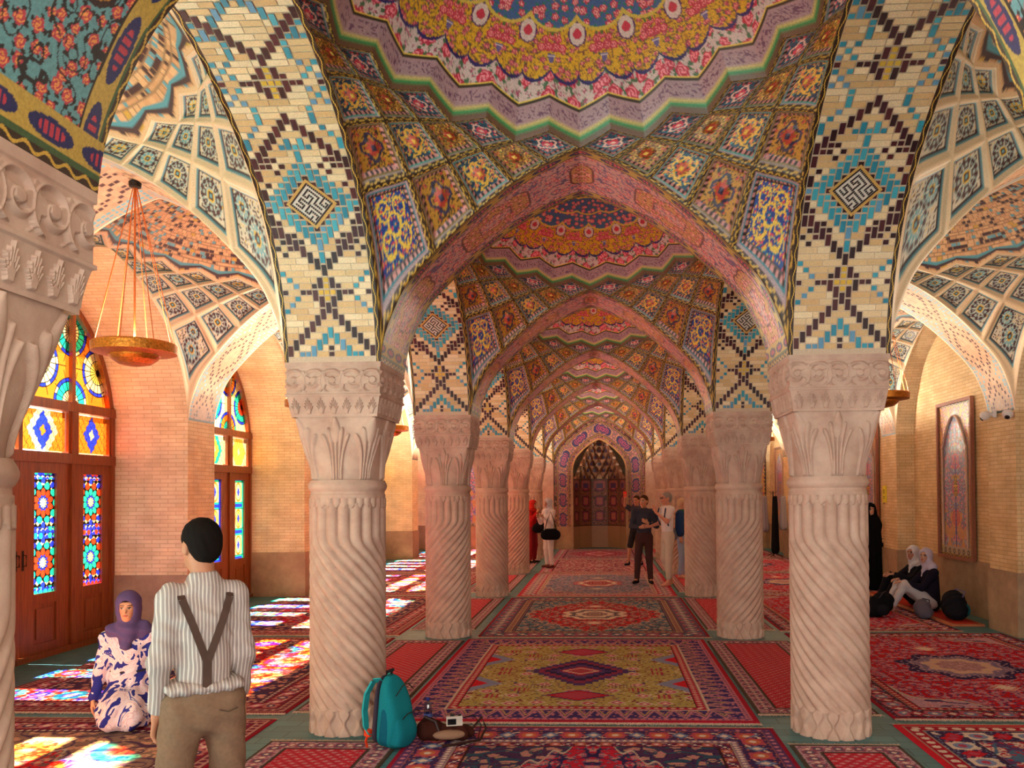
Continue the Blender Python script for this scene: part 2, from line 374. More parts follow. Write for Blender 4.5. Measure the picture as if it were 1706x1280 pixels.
def dome_paint(th,t,ph):
    # ph: degrees, t: 0 at zigzag .. 1 apex
    sec=(ph/18); u=(sec%1)-.5; sl=(1-t)
    x=u*.47; yv=t*2.2
    Xs=sec*.47; 
    wh=hx('#cdb3ae'); C=solid(t,wh)
    floral(C,Xs,yv,.135,hx('#c2314a'),hx('#f0909a'),hx('#4a6a4a'),1,.36); floral(C,Xs+.05,yv,.055,hx('#a85068'),hx('#d8a0a8'),hx('#6a7a5a'),31,.25,mask=worley(Xs,yv,.135,1)[0]>.5)
    # stepped band under the dome
    put(C,t<.012,hx('#6b4a35')); put(C,(t>.012)&(t<.03),hx('#2f8a50')); put(C,(t>=.03)&(t<.036),hx('#c9b26a')); put(C,(t>=.036)&(t<.085),hx('#a8848a'))
    sc_=(t>=.042)&(t<.078); scroll(C,Xs,yv*1.6,.05,hx('#6e4660'),.08,2,sc_); put(C,(t>=.085)&(t<.092),hx('#3a2a1a')); put(C,(t>=.092)&(t<.1),hx('#e6c050'))
    # cusped yellow ground
    t=np.clip(np.where(t>.1,.1+(t-.1)*1.5,t),0,.999); sl=1-t; yv=t*2.0
    lob=.205-.05*np.abs(np.cos(PI*u))-.02*np.abs(np.cos(2*PI*u*1.0))+.05*(abs(u)<.06)*0
    lob=.245-.065*np.sqrt(np.clip(1-(np.abs(np.abs(u)-.25)/.27)**2,0,1))
    ye=t>lob; edge=(t>lob-.012)&(t<lob+.004)
    Y=solid(t,hx('#d9a32a')); scroll(Y,Xs,yv,.10,hx('#7a4638'),.045,7); scroll(Y,Xs,yv,.07,hx('#b5802a'),.06,8); floral(Y,Xs,yv,.085,hx('#b5455a'),hx('#e88a80'),hx('#5f5f38'),5,.30)
    top=.50-.05*np.cos(2*PI*u)
    m=ye&(t<top); C[m]=Y[m]; put(C,edge,hx('#2c2460'))
    # vase with roses at each sector middle
    for cx in (-.0,):
        ux=u-cx
        put(C,(t>.255)&(t<.30)&(abs(ux)<.03+.9*(t-.255)),hx('#6a5a90')); put(C,(t>.285)&(t<.292)&(abs(ux)<.08),hx('#cbb8c0'))
        for k,(ox,ot,r) in enumerate(((-.2,.33,.075),(-.07,.335,.08),(.07,.335,.08),(.2,.33,.075),(-.13,.37,.06),(.13,.37,.06),(0,.385,.06))):
            dd=np.hypot((ux-ox)*.47,(t-ot)*1.9)/r/.55
            put(C,dd<1,hx('#c23a4c')); put(C,(dd<.75)&(np.sin(dd*16)>0),hx('#ee8f92'))
        put(C,(t>.39)&(t<.46)&(abs(ux)<.12)&(np.cos(ux*60)>.1),hx('#5a6a30'))
    # small heart cartouches between
    v=(np.abs(u)-.5); dd=np.hypot(v*.47/.075,(t-.40)/.055); put(C,dd<1.15,hx('#5a2a60')); m=dd<1; put(C,m,hx('#d8bdb4')); dd2=np.hypot(v*.47/.04,(t-.40)/.025); put(C,dd2<1,hx('#c8384a'))
    # chain of round medallions
    m=t>top; Bc=solid(t,hx('#7c6a8a')); floral(Bc,Xs*1.0,yv,.14,hx('#c84a5a'),hx('#f0a0a0'),hx('#2f5a4a'),11,.35); scroll(Bc,Xs,yv,.12,hx('#28407a'),.1,12)
    C[m]=Bc[m]
    for ct,cr,ch in ((.53,.115,0),(.70,.11,.5)):
        uu=((sec+ch)%1)-.5; k=np.clip(np.sqrt(np.clip(1-t,0,1)),.2,1)
        dd=np.hypot(uu*.44*k/.19,(t-ct)/(cr)*1.0*.95)
        put(C,(dd<1.0)&(t>.4),hx('#d2b04c')); mm=(dd<.86)&(t>.4); put(C,mm,hx('#4a5a8c'))
        Bd=solid(t,hx('#46608e')); floral(Bd,Xs,yv,.11,hx('#c23a50'),hx('#f0a8a0'),hx('#2f7a60'),13+int(ct*10),.38); C[mm]=Bd[mm]
    put(C,(t>.82),hx('#c9a84a')); m=t>.835; Bc=solid(t,hx('#7a8a5a')); floral(Bc,t*np.cos(th)*3,t*np.sin(th)*3,.1,hx('#b84a50'),hx('#e8c060'),hx('#3f8a4a'),15,.4); C[m]=Bc[m]
    return C
BR1,BR2,MOR=hx('#cda57a'),hx('#b98a62'),hx('#8d6c4e')
def brickdome_paint(th,t,ph):
    rows=np.floor(t*34); n=np.maximum(np.floor(150*np.sqrt(np.clip(1-(rows/34),.01,1))/10)*10,10)
    u=ph/360*n+.5*(rows%2); iu=np.floor(u); fu=u-iu; fr=t*34-rows
    r=hsh(iu,rows); C=BR1*(1-r[...,None])+BR2*r[...,None]
    mort=(fu<.1)|(fr<.14)
    # glazed brick figures
    sec=ph/18; a=np.floor(((sec%1)-.5)*8); rr=rows
    fg=(np.abs(a+.5)+np.abs((rr%11)-5)<2.6)&((rr%2)<1); put(C,fg,hx('#3a1c22')); put(C,(np.abs(a+.5)<1)&((rr%11)==5),hx('#5f97a6'))
    put(C,(hsh(iu,rows,4)>.84)&(fu>.3),hx('#3a2428')); put(C,(hsh(iu,rows,6)>.85)&(fu<.7),hx('#5a8f9c')); put(C,(hsh(iu,rows,8)>.95),hx('#b8923c'))
    put(C,mort,MOR); put(C,t<.02,hx('#caa882')); put(C,(t>.02)&(t<.045),hx('#3c2a30')); put(C,(t>.045)&(t<.06),hx('#4a8a98'))
    return C
def build_dome(name,m,paint,ax,zt,nth,nt,parent,zap,band=.0):
    ph=np.linspace(0,360,nth+1)[:-1]; 
    t=np.concatenate([np.linspace(0,.04,5)[:-1],np.linspace(.04,.985,nt)])
    P,T=np.meshgrid(ph,t,indexing='ij'); k=zig(P)
    sm=np.clip((T-.10)/.16,0,1) if paint is dome_paint else np.clip(T/.11,0,1); sm=sm*sm*(3-2*sm); k=k*(1-sm)+.45*sm
    x,y,z=ringpt(k,P,ax,zt)
    # small riser then shell
    g=1-T; f=1-np.power(g,2.1)
    z=z+(zap-z)*np.power(f,.9); x=x*np.power(g,.92); y=y*np.power(g,.92)
    V=np.stack([x,y,z],-1).reshape(-1,3); C=paint(np.radians(P),T,P).reshape(-1,3)
    n=len(t); Fq=gridf(nth,n,wrap=True)
    top=[(i*n+n-1) for i in range(nth)]
    return mk(name,V,Fq,m,parent,vcol=C)

# brick mosaic for the faces of the arches along the hall
CRM=[hx('#dcc096'),hx('#d3b384'),hx('#cda877'),hx('#e2cba6')]
TEAL=[hx('#2f8fa6'),hx('#3f9db0'),hx('#277f98'),hx('#5a8fb0')]; DARK=[hx('#3a1420'),hx('#2b1218'),hx('#4a1c22')]; YEL=hx('#d0a83a')
def soffit_code(i,r):
    """i column -7..7, r row 0..56 -> 0 cream 1 teal 2 dark 3 yellow 4 dark half brick 5 teal half brick"""
    a=abs(i)
    if r<13:
        if (r-(7-a)) in (0,1): return 2
        if a<=4 and (r-(3-a)) in (0,1) and r>=0: return 1
        if a==5 and r==0: return 5
        if a==0 and r<=1: return 4
    for c in (10,43):
        d=a+abs(r-c)
        if d<=1: return 3
        if d==2: return 2 if (a%2==1) else (3 if a==0 else 2)
        if d==3 and a: return 4 if a==3 else 2
        if a==4 and r==c: return 4
        if a==4+abs(r-c)//1 and abs(r-c)<4 : return 1
        if a==5+abs(r-c) and abs(r-c)<=2: return 0
        if a==3 and r==c-0: return 5
        if a==7 and abs(r-c)==0: return 4
    if (r-(13+a)) in (0,1): return 2
    if r<=44 and ((38-a)-r) in (0,1): return 2
    if r>=45 and (r-(46+a)) in (0,1): return 2
    if r>=50 and a<=56-r+1 and (a==56-r or a==57-r): return 1
    if 33<=r<=53 and a>=4 and (a-4)==abs((r-33)%10-5)*.75//1 and r not in(43,): return 1
    d=a+abs(r-24)
    if d<=3: return 0
    if d==4: return 2
    if d in (5,6): return 1
    if d==7 and (a+r)%2: return 1
    k=abs(r-24)
    if a==0 and k in (8,9): return 1
    if a==1 and k in (9,10): return 1
    if a==2 and k==9: return 5
    if abs(a-4)+abs(k-6)==1: return 4
    if abs(a-6)+abs(k-7)==1: return 4
    if a==7 and 17<r<32 and r%3: return 2
    if a==6 and 20<=r<=28 and k>=2 and r%3==0: return 4
    return 0
# square Kufic plaque, 15 x 15
KUF=["111111111111111","100000000000001","101111101110101","101000101010101","101011101010101","101010001011101","101011111000001","101000001111101",
     "101111101000101","100000101011101","111110101010001","100010101010111","101010101010001","101110001011101","111111111111111"]
def arc_table(f,n=400):
    s=np.linspace(-1,1,n); return s
def build_brick_soffit(name,parent,code,cols,rowh,curve,x0,x1,rope_w=.03,plaque=True,jit=.06,invert=False,pal=None):
    """curve: array of (y,z) points; strip spans x0..x1"""
    y,z=curve; L=np.concatenate([[0],np.cumsum(np.hypot(np.diff(y),np.diff(z)))]); tot=L[-1]
    half=tot/2; nr=57; rh=half/nr
    V=[];Fq=[];C=[]
    def pt(x,l,d=0):
        yy=np.interp(l,L,y); zz=np.interp(l,L,z)
        ty=np.interp(l+.01,L,y)-np.interp(l-.01,L,y); tz=np.interp(l+.01,L,z)-np.interp(l-.01,L,z); n=math.hypot(ty,tz) or 1
        return (x,yy+d*tz/n,zz-d*ty/n)
    def quad(xa,xb,la,lb,c,d):
        b=len(V); V.extend([pt(xa,la,d),pt(xb,la,d),pt(xb,lb,d),pt(xa,lb,d)]); Fq.append((b,b+1,b+2,b+3)); C.append(c)
    MORC=hx('#c2ab94')
    ns=90
    for i in range(ns): quad(x0,x1,tot*i/ns,tot*(i+1)/ns,MORC,0)
    W=x1-x0-2*rope_w; cw=W/cols; gp=.10*cw; h=cols//2
    # rope edging
    nrp=260
    for side,(a,b) in enumerate(((x0,x0+rope_w),(x1-rope_w,x1))):
        for i in range(nrp):
            la,lb=tot*i/nrp,tot*(i+1)/nrp; ph=i*.75; o=(math.sin(ph)+1)/2
            quad(a,b,la,lb,ROPE_D,.002)
            mid=a+(b-a)*(.15+.5*o); quad(mid,mid+(b-a)*.22,la,lb,ROPE_L,.004)
    pal=pal or (CRM,TEAL,DARK)
    for hf in (0,1):
        def LL(r): 
            v=r*rh+.035*(1-r/nr); return v if hf==0 else tot-v
        grid=[[code(i-h,r) for i in range(cols)] for r in range(nr)]
        used=[[False]*cols for _ in range(nr)]
        for r in range(nr):
            for i in range(cols):
                if used[r][i]: continue
                if plaque and abs(i-h)+abs(r-24)<=3: continue
                c=grid[r][i]; r2=r+1; i2=i+1
                if c in (1,2) and r+1<nr and grid[r+1][i]==c and not used[r+1][i]: r2=r+2; used[r+1][i]=True
                elif c==0:
                    mx=3 if (r%2 or i>0) else 2
                    while i2<cols and i2-i<mx and grid[r][i2]==0 and not used[r][i2] and not(plaque and abs(i2-h)+abs(r-24)<=3): used[r][i2]=True; i2+=1
                rr=random.random(); col=(pal[0][int(rr*len(pal[0]))] if c==0 else pal[1][int(rr*len(pal[1]))] if c in (1,5) else pal[2][int(rr*len(pal[2]))] if c in (2,4) else YEL)
                la,lb=LL(r+.06),LL(r2-.06)
                gq=gp/2 if c==0 else gp*1.1; dl=0 if c==0 else rh*.09; quad(x0+rope_w+i*cw+gq,x0+rope_w+i2*cw-gq,min(la,lb)+dl,max(la,lb)-dl,col*(1+random.uniform(-jit,jit)),.004 if c==0 else .007)
        if plaque:
            cl=LL(24.5); hs=4.2*cw; cx=(x0+x1)/2
            def dq(u0,u1,v0,v1,c,d):
                P=[]
                for u,v in ((u0,v0),(u1,v0),(u1,v1),(u0,v1)):
                    P.append(pt(cx+(u-v)*.5*hs*1.0,cl+(u+v-1)*.5*(hs*.95),d))
                    P[-1]=pt(cx+(u-v)*.5*hs*2*.5*1.0,cl+(u+v-1)*hs*.5,d)
                b=len(V); V.extend(P); Fq.append((b,b+1,b+2,b+3)); C.append(c)
            hs=7.4*cw
            for a in range(12):
                for b_ in range(12):
                    A0,B0=-.05+a*1.1/12,-.05+b_*1.1/12
                    dq(A0,A0+1.1/12,B0,B0+1.1/12,hx('#c39a55') if a in(0,11) or b_ in (0,11) else hx('#cdc4ba'),.009)
            for a in range(15):
                for b_ in range(15):
                    if KUF[a][b_]=='1': dq(.03+a*.94/15,.03+(a+.82)*.94/15,.03+b_*.94/15,.03+(b_+1)*.94/15,hx('#241619'),.0112)
    return mk(name,np.array(V),np.array(Fq),M['mosaic'],parent,fcol=C,smooth=False)
def curve_of(zf,ha,hoff,n=240):
    """closed half-curves: spring to apex to spring, span -ha..ha"""
    s=np.concatenate([1-np.linspace(0,1,n//2)**2.2,-(1-(1-np.linspace(0,1,n//2)[1:])**2.2)*1.0]) 
    s=np.sort(np.unique(np.round(s,6)))
    return s*ha,zf(np.abs(s))
def build_painted_soffit(name,parent,yc,xc,ax,zt,paint,n=150,m=18,hwf=hwk,mt=None,shr=False,par=None):
    u_=np.linspace(0,1,n)**1.9; k=np.concatenate([6-u_*5,1+(1-u_[::-1])[1:]*5]); sg=np.concatenate([-np.ones(n),np.ones(n-1)])
    x=ax*np.tan(alpha(k))*sg; z=zt(np.abs(x/ax)); L=np.concatenate([[0],np.cumsum(np.hypot(np.diff(x),np.diff(z)))])
    v=np.linspace(-1,1,m); X,Vv=np.meshgrid(x,v,indexing='ij'); Z=np.repeat(z[:,None],m,1); LL=np.repeat(L[:,None],m,1); H=hwf(k)[:,None]*Vv
    Y=H; 
    xx=X+xc; yy=yc+Y
    if shr: yy=shear(xx,yy)
    C=paint(LL,H,L[-1],hwf(k)[:,None]*np.ones_like(Vv))
    return mk(name,np.stack([xx,yy,Z],-1).reshape(-1,3),gridf(len(k),m),mt or M['tile'],parent,vcol=C.reshape(-1,3))
def soffit_paint(ground,petal,heart,leaf,med,cell=.085,mo=.45,ring=False):
    def f(l,h,tot,hw):
        C=solid(l,ground); lm=np.minimum(l,tot-l); e=hw-np.abs(h)
        floral(C,lm,h,cell,petal,heart,leaf,3,.36); scroll(C,lm,h,cell*1.8,leaf,.05,4)
        # cusped gold medallions down the middle
        P=1.0; u=((lm-mo)/P+.5)%1-.5; a=np.arctan2(h,u*P); r=np.hypot(u*P/.34,h/.21)*(1+.10*np.cos(6*a))
        put(C,r<1.06,hx('#6a3a3c') if cell>.07 else hx('#2a1418')); m=r<1; B=solid(l,med); floral(B,lm,np.abs(h),.075,petal,heart,hx('#5a3a1a'),8,.33); C[m]=B[m]
        put(C,(r<.5),hx('#6a3a3c') if cell>.07 else hx('#2a1418')); m=r<.46; G_=solid(l,ground); floral(G_,lm,h,cell,petal,heart,leaf,13,.4); C[m]=G_[m]
        b=e<.13; put(C,b,hx('#b99a4a')); put(C,(e<.135)&(e>.125),hx('#241a16'))
        pu=((lm/.30)%1-.5); rr=np.hypot(pu/.40,(e-.078)/.036); put(C,b&(rr<1),hx('#232a5c')); put(C,b&(rr<.6)&(np.cos(pu*60)>-.3),petal)
        put(C,e<.035,hx('#3f5a3a')); rope(C,e<.024,lm*60,(e-.012)/.012)
        b=lm<.16; put(C,b,hx('#b99a4a')); pu=((h/.24)%1-.5); rr=np.hypot(pu/.42,(lm-.10)/.035); put(C,b&(rr<1),hx('#232a5c')); put(C,b&(rr<.6)&(np.cos(pu*60)>-.3),petal)
        put(C,(lm<.055),hx('#3f5a3a')); rope(C,lm<.035,h*70,(lm-.018)/.018)
        return C
    return f
P_PINK=soffit_paint(hx('#cc9a94'),hx('#c8505c'),hx('#ecc0ac'),hx('#6a5a80'),hx('#c89058'))
P_TEAL=soffit_paint(hx('#5f959c'),hx('#b83a4c'),hx('#e89850'),hx('#16161c'),hx('#c98a28'),.062,.82)
def aisle_soffit_paint(l,h,tot,hw):
    c=.052; lm=np.minimum(l,tot-l); i=np.round(h/c); r=np.floor(lm/c); fi=np.abs(h/c-i); fr=lm/c-r
    q=hsh(i,r); C=hx('#b58f70')*(1-.25*q[...,None]); a=np.abs(i)
    ph=r%18; d1=np.abs(a-np.abs(ph-9)*.75)
    sq=(fi<.33)&(np.abs(fr-.5)<.36)
    put(C,sq&(np.abs(np.abs(ph-9)*.8-a)<.6),hx('#3a1a20')); put(C,sq&(np.abs(np.abs(ph-9)*.8-a-3)<.6),hx('#3a1a20')); put(C,sq&(np.abs(np.abs(ph-9)*.8-a+3)<.6),hx('#5f98a8'))
    put(C,sq&(a>=6),hx('#5f8f9c')); put(C,lm<.03,hx('#4a5a60')); put(C,(hw-np.abs(h))<.02,hx('#d2b694'))
    return C
def plain_soffit(name,parent,y0s,x0,x1,zf,shr=True):
    """brick barrel over a niche, axis along x, span along y around y0s"""
    y,z=curve_of(zf,S/2-HW,0); L=np.concatenate([[0],np.cumsum(np.hypot(np.diff(y),np.diff(z)))])
    xs=np.array([x0,x1]); X,Yv=np.meshgrid(xs,y,indexing='ij'); Z=np.repeat(z[None],2,0); Y=Yv+y0s
    if shr: Y=Y+.22
    V=np.stack([X,Y,Z],-1).reshape(-1,3); Fq=gridf(2,len(y)); uvv=np.stack([X,np.repeat(L[None],2,0)],-1).reshape(-1,2)
    return mk(name,V,Fq,M['brick'],parent,uv=uvv[Fq.ravel()])

# ------------------------------------------------ build the bays
ROWS=range(0,6)            # columns rows 0..5 (5 is the end wall), plus the arch nearest the camera
hall=[]
def make_central(yc,first=None):
    pass
net0=build_net('coffered_vault',M['tile'],coffer_paint,AX,zT,40,None)
dome0=build_dome('painted_dome',M['tile'],dome_paint,AX,zT,1000,220,None,5.25)
nets=build_net('coffered_vault',M['mosaic'],rosette_paint,AXA,zA,32,None)
domes=build_dome('brick_dome',M['mosaic'],brickdome_paint,AXA,zA,720,110,None,5.05)
def shear_mesh(o,xc):
    me=o.data.copy(); n=len(me.vertices); co=np.empty(n*3,np.float32); me.vertices.foreach_get('co',co); co=co.reshape(-1,3)
    co[:,1]=shear(co[:,0]+xc,co[:,1]); me.vertices.foreach_set('co',co.ravel()); me.update(); o2=bpy.data.objects.new(o.name,me); COL.objects.link(o2); return o2
variants={}
for sd in (-1,1): variants[sd]=(shear_mesh(nets,sd*AISLE),shear_mesh(domes,sd*AISLE))
for o in (nets,domes): bpy.data.objects.remove(o)
def bay(parts,xc,yc,firstuse):
    e=empty('ceiling',(xc,yc,0)); struct(e)
    for p in parts:
        c=p if firstuse else p.copy()
        if not firstuse: COL.objects.link(c)
        c.parent=e
    return e
LC=curve_of(zL,S/2-HW,0)
ls0=None; ts0={}
fu={0:True,-1:True,1:True}
for b in range(-1,5):
    yc=(b+.5)*S
    bay((net0,dome0),0,yc,fu[0]); fu[0]=False
    for sd in (-1,1): bay(variants[sd],sd*AISLE,yc,fu[sd]); fu[sd]=False
    for sd in (-1,1):
        if ls0 is None:
            ls0=build_brick_soffit('ceiling_arch',None,soffit_code,15,.05,LC,-HW,HW); struct(ls0); ls0.location=(sd*1.85,yc,0)
        else:
            c=ls0.copy(); COL.objects.link(c); c.location=(sd*1.85,yc,0)
for r in range(-1,6):
    o=build_painted_soffit('ceiling_arch',None,r*S,0,AX,zT,P_TEAL if r==-1 else P_PINK,n=(480 if r<0 else 240) if r<1 else 110,m=(170 if r<0 else 90 if r<1 else 44)) if r in(-1,0,1) else None
    if o is None: o=ts0['c'].copy(); COL.objects.link(o); o.location=(0,(r-1)*S,0)
    if r==1: ts0['c']=o
    struct(o)
    for sd in (-1,1):
        if r==-1:
            o=build_painted_soffit('ceiling_arch',None,0,sd*AISLE,AXA,zA,aisle_soffit_paint,n=230,m=90,mt=M['mosaic'],shr=True); ts0[sd]=o; o.location=(0,r*S,0)
        else: o=ts0[sd].copy(); COL.objects.link(o); o.location=(0,r*S,0)
        struct(o)

# ================================================ floor, outer walls, and slabs added to block the sun
b=MB(); b.box(-7,7,-9,21.8,-.2,0); struct(b.build('floor',M['teal_tile']))
b=MB(); b.box(-7.2,7,-9,21.8,5.5,5.7); b.box(-7.2,-7,-9,21,4.75,5.5); struct(b.build('ceiling_sun_block',M['brick']))  # unseen slab and edge added above the vaults to block sun
def pier(nm,x0,x1,y,w,zt,mt): 
    b=MB(); b.box(x0,x1,y-w,y+w,.0,zt); return struct(b.build(nm,mt))
for r in range(-2,6):
    y=r*S+.22
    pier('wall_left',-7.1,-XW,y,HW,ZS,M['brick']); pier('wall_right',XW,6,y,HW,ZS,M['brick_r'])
    for nm,x0,x1 in (('baseboard_left',-7.05,-XW+.02),('baseboard_right',XW-.02,5.98)):
        b=MB(); b.box(x0,x1,y-HW-.02,y+HW+.02,0,.79); o=struct(bevel(b.build(nm,M['dado']),.01))
b=MB(); b.box(-7.15,-6.45,-9,21,4.55,5.5); struct(b.build('wall_left_sun_block',M['brick']))  # unseen upper slab added to keep sun out above the doors
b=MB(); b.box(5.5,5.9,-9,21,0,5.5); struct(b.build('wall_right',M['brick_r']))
b=MB(); b.box(5.47,5.55,-9,20.3,0,.79); struct(b.build('baseboard_right',M['dado']))
for bb in range(-2,5):
    o=plain_soffit('wall_left_arch',None,(bb+.5)*S,-6.5,-XW,zL); struct(o)
    o=plain_soffit('wall_right_arch',None,(bb+.5)*S,XW,5.55,zL); struct(o)
# ================================================ columns
def grid_ring(name,th,zz,rf,mt,parent,cap=False,smooth=True):
    T,Z=np.meshgrid(th,zz,indexing='ij'); x,y,z=rf(T,Z); V=np.stack([x,y,z],-1).reshape(-1,3)
    F_=gridf(len(th),len(zz),wrap=True); return mk(name,V,F_,mt,parent,smooth=smooth)
TH=np.linspace(0,2*PI,289)[:-1]
def make_column(tw):
    e=empty('carved_column')
    # shaft with twisted reeds
    nf=18
    def rf(T,Z):
        tz=np.where(Z<1.5,(1.5-Z)*3.4*tw,0); tz=np.where((Z>1.40)&(Z<1.5),((1.5-Z)**2/.2)*3.4*tw,np.where(Z<=1.40,(1.45-Z)*3.4*tw,0))
        a=(T+tz)*nf/2; k=np.abs(np.cos(a)); r=.248+.042*k**.45
        return r*np.cos(T),r*np.sin(T),Z
    grid_ring('shaft',TH,np.concatenate([np.linspace(.19,1.4,90),np.linspace(1.41,1.74,24)]),rf,M['stone'],e)
    def rb(T,Z):
        v=Z/.215; u=((T*16/(2*PI))%1-.5)*2
        wd=np.interp(v,[0,.1,.38,.5,.66,.78,.9,.97,1],[.86,.80,.24,.30,.72,.86,.72,.3,0])
        inside=np.clip((wd-np.abs(u))/.22,0,1); inside=inside*inside*(3-2*inside); r=.266+.026*inside
        return r*np.cos(T),r*np.sin(T),Z
    grid_ring('base',TH,np.linspace(0,.215,26),rb,M['stone'],e)
    def rc(T,Z):
        v=(Z-1.70)/.21; r=np.full(T.shape,.282)
        u=np.abs(((T*30/(2*PI))%1-.5)*2)
        tooth=(v<.38)&(u<np.clip(v/.15,0,1)*.95+.0); r=np.where(v<.38,np.where(tooth,.292-.012*(u**2),.270),r)
        r=np.where((v>=.38)&(v<.5),.286,r); r=np.where((v>=.5)&(v<.62),.280,r)
        r=np.where(v>=.62,.283+.016*np.sin(np.clip((v-.62)/.38,0,1)*PI),r)
        return r*np.cos(T),r*np.sin(T),Z
    grid_ring('collar',TH,np.linspace(1.70,1.915,44),rc,M['stone'],e)
    def sup(T,h,n):
        c,s_=np.abs(np.cos(T)),np.abs(np.sin(T)); return h/np.power(c**n+s_**n,1/n)
    def rcap(T,Z):
        v=np.clip((Z-1.91)/.49,0,1); n=2+10*v**2.2; h=.262+.05*v**1.6; R=sup(T,h,n)
        d=np.zeros(T.shape)
        for kk in range(8):
            tc=kk*PI/4; dt=(T-tc+PI)%(2*PI)-PI; u=dt*.285*(1+.1*v)
            for j,(tu,tv,wm) in enumerate(((0,.97,.026),(.055,.81,.022),(-.055,.81,.022),(.098,.72,.022),(-.098,.72,.022))):
                q=np.clip(v/tv,0,1); b0=tu*.38; uc=b0+(tu-b0)*q**2.6; wd=.0085+(wm-.0085)*q**3
                wd=wd*np.sqrt(np.clip(1-q**14,0,1)); 
                if j==0: wd=np.where(q>.6,.007+.030*np.sin(np.clip((q-.55)/.45,0,1)*PI)**.9*(1),wd)
                m=(v<tv)&(np.abs(u-uc)<wd); bl=np.clip(1-((u-uc)/np.maximum(wd,1e-4))**2,0,1)**.5
                d=np.maximum(d,np.where(m,.016*bl+.004,0))
        R=R+d*np.clip(v/.04,0,1)
        return R*np.cos(T),R*np.sin(T),Z
    grid_ring('capital',np.linspace(0,2*PI,577)[:-1],np.linspace(1.905,2.40,70),rcap,M['stone'],e)
    # square block above
    V=[];F_=[];off=0
    nu,nv=220,110
    for k in range(4):
        u,z=np.meshgrid(np.linspace(-1,1,nu),np.linspace(2.385,2.79,nv),indexing='ij')
        v=(z-2.385)/.405
        h=np.where(v<.05,.325,np.where(v<.37,.328+.022*((v-.05)/.32)**1.5,np.where(v<.42,.36,np.where(v<.90,.352,.36))))
        d=np.zeros(u.shape)
        # small palmettes
        pm=(v>.06)&(v<.36); vv=(v-.06)/.28; uu=((u*3.5+.5)%1-.5)
        for tu,tv in ((0,1),(.13,.86),(-.13,.86),(.25,.7),(-.25,.7),(.34,.5),(-.34,.5)):
            q=np.clip(vv/tv,0,1); uc=tu*(.35+.65*q**1.6); m=pm&(vv<tv)&(np.abs(uu-uc)<.026+.012*q); d=np.maximum(d,np.where(m,.013,0))
        # scrolling leaves
        sm=(v>.45)&(v<.88); sv=(v-.665)/.20
        for c0,sgn in ((0,1),(.42,1),(-.42,-1),(.86,1),(-.86,-1)):
            X=(u-c0)*.35/.082; Y=sv; r=np.hypot(X,Y); a=np.arctan2(Y,X*sgn)
            sp=(r*1.35-(a+PI)/(2*PI))%1; d=np.maximum(d,np.where(sm&(r<1.25)&(np.abs(sp-.5)<.26),.020*(1-np.abs(sp-.5)/.3),0)); d=np.maximum(d,np.where(sm&(r<.28),.020,0))
        for c0 in (.2,-.2,.63,-.63):
            X=(u-c0)*.35/.05; r=np.hypot(X,sv*1.3); a=np.arctan2(sv,X); d=np.maximum(d,np.where(sm&(r<.9+.25*np.cos(a*4)),.015,0))
        d*=np.clip((1-np.abs(u))/.04,0,1)
        P=h+d; x=u*h; 
        pts=[(x,-P),(P,x),(-x,P),(-P,-x)][k]
        V.append(np.stack([pts[0],pts[1],z],-1).reshape(-1,3)); F_.append(gridf(nu,nv,off=off)); off+=nu*nv
    mk('abacus',np.concatenate(V),np.concatenate(F_),M['stone'],e)
    return e
protos={1:make_column(1),-1:make_column(-1)}
usedp=set()
POSN=['nearest the camera','second from the camera','third from the camera','fourth from the camera','fifth, just before the end wall']
LAB={(-1,0):'large twisted stone column with the teal backpack leaning beside its foot',(1,0):'large twisted stone column standing right of the patterned central carpets, nearest on its side',
(-1,1):'twisted stone column directly behind the backpack column in the west row',(1,1):'twisted stone column directly behind the biggest column of the east row',
(-1,2):'third stone column of the west row, its twist reversed from the second',(1,2):'third stone column of the east row beside the man in the white shirt',
(-1,3):'fourth stone column of the west row, the red-clad visitor partly behind it',(1,3):'fourth stone column of the east row, seen just past the white-shirted man',
(-1,4):'last slender looking column of the west row near the mihrab wall',(1,4):'last column of the east row near the mihrab wall',
(-1,-1):'dark near column cut by the frame edge, only capital and shaft side showing',(1,-1):'column carrying the near east arch just outside the view'}
def twist(sd,r): return -1 if r%2==0 else 1
for r in range(-1,5):
    for sd in (-1,1):
        t=twist(sd,r)
        if t in usedp: e=copy_tree(protos[t])
        else: e=protos[t]; usedp.add(t)
        e.location=(sd*1.85,r*S,0); tag(e,LAB[(sd,r)],'column','two rows of carved stone columns','thing')
for sd in (-1,1):
    b=MB(); b.box(sd*1.85-HW,sd*1.85+HW,20.1,20.5,0,ZS); struct(b.build('wall_back_pier',M['stone']))

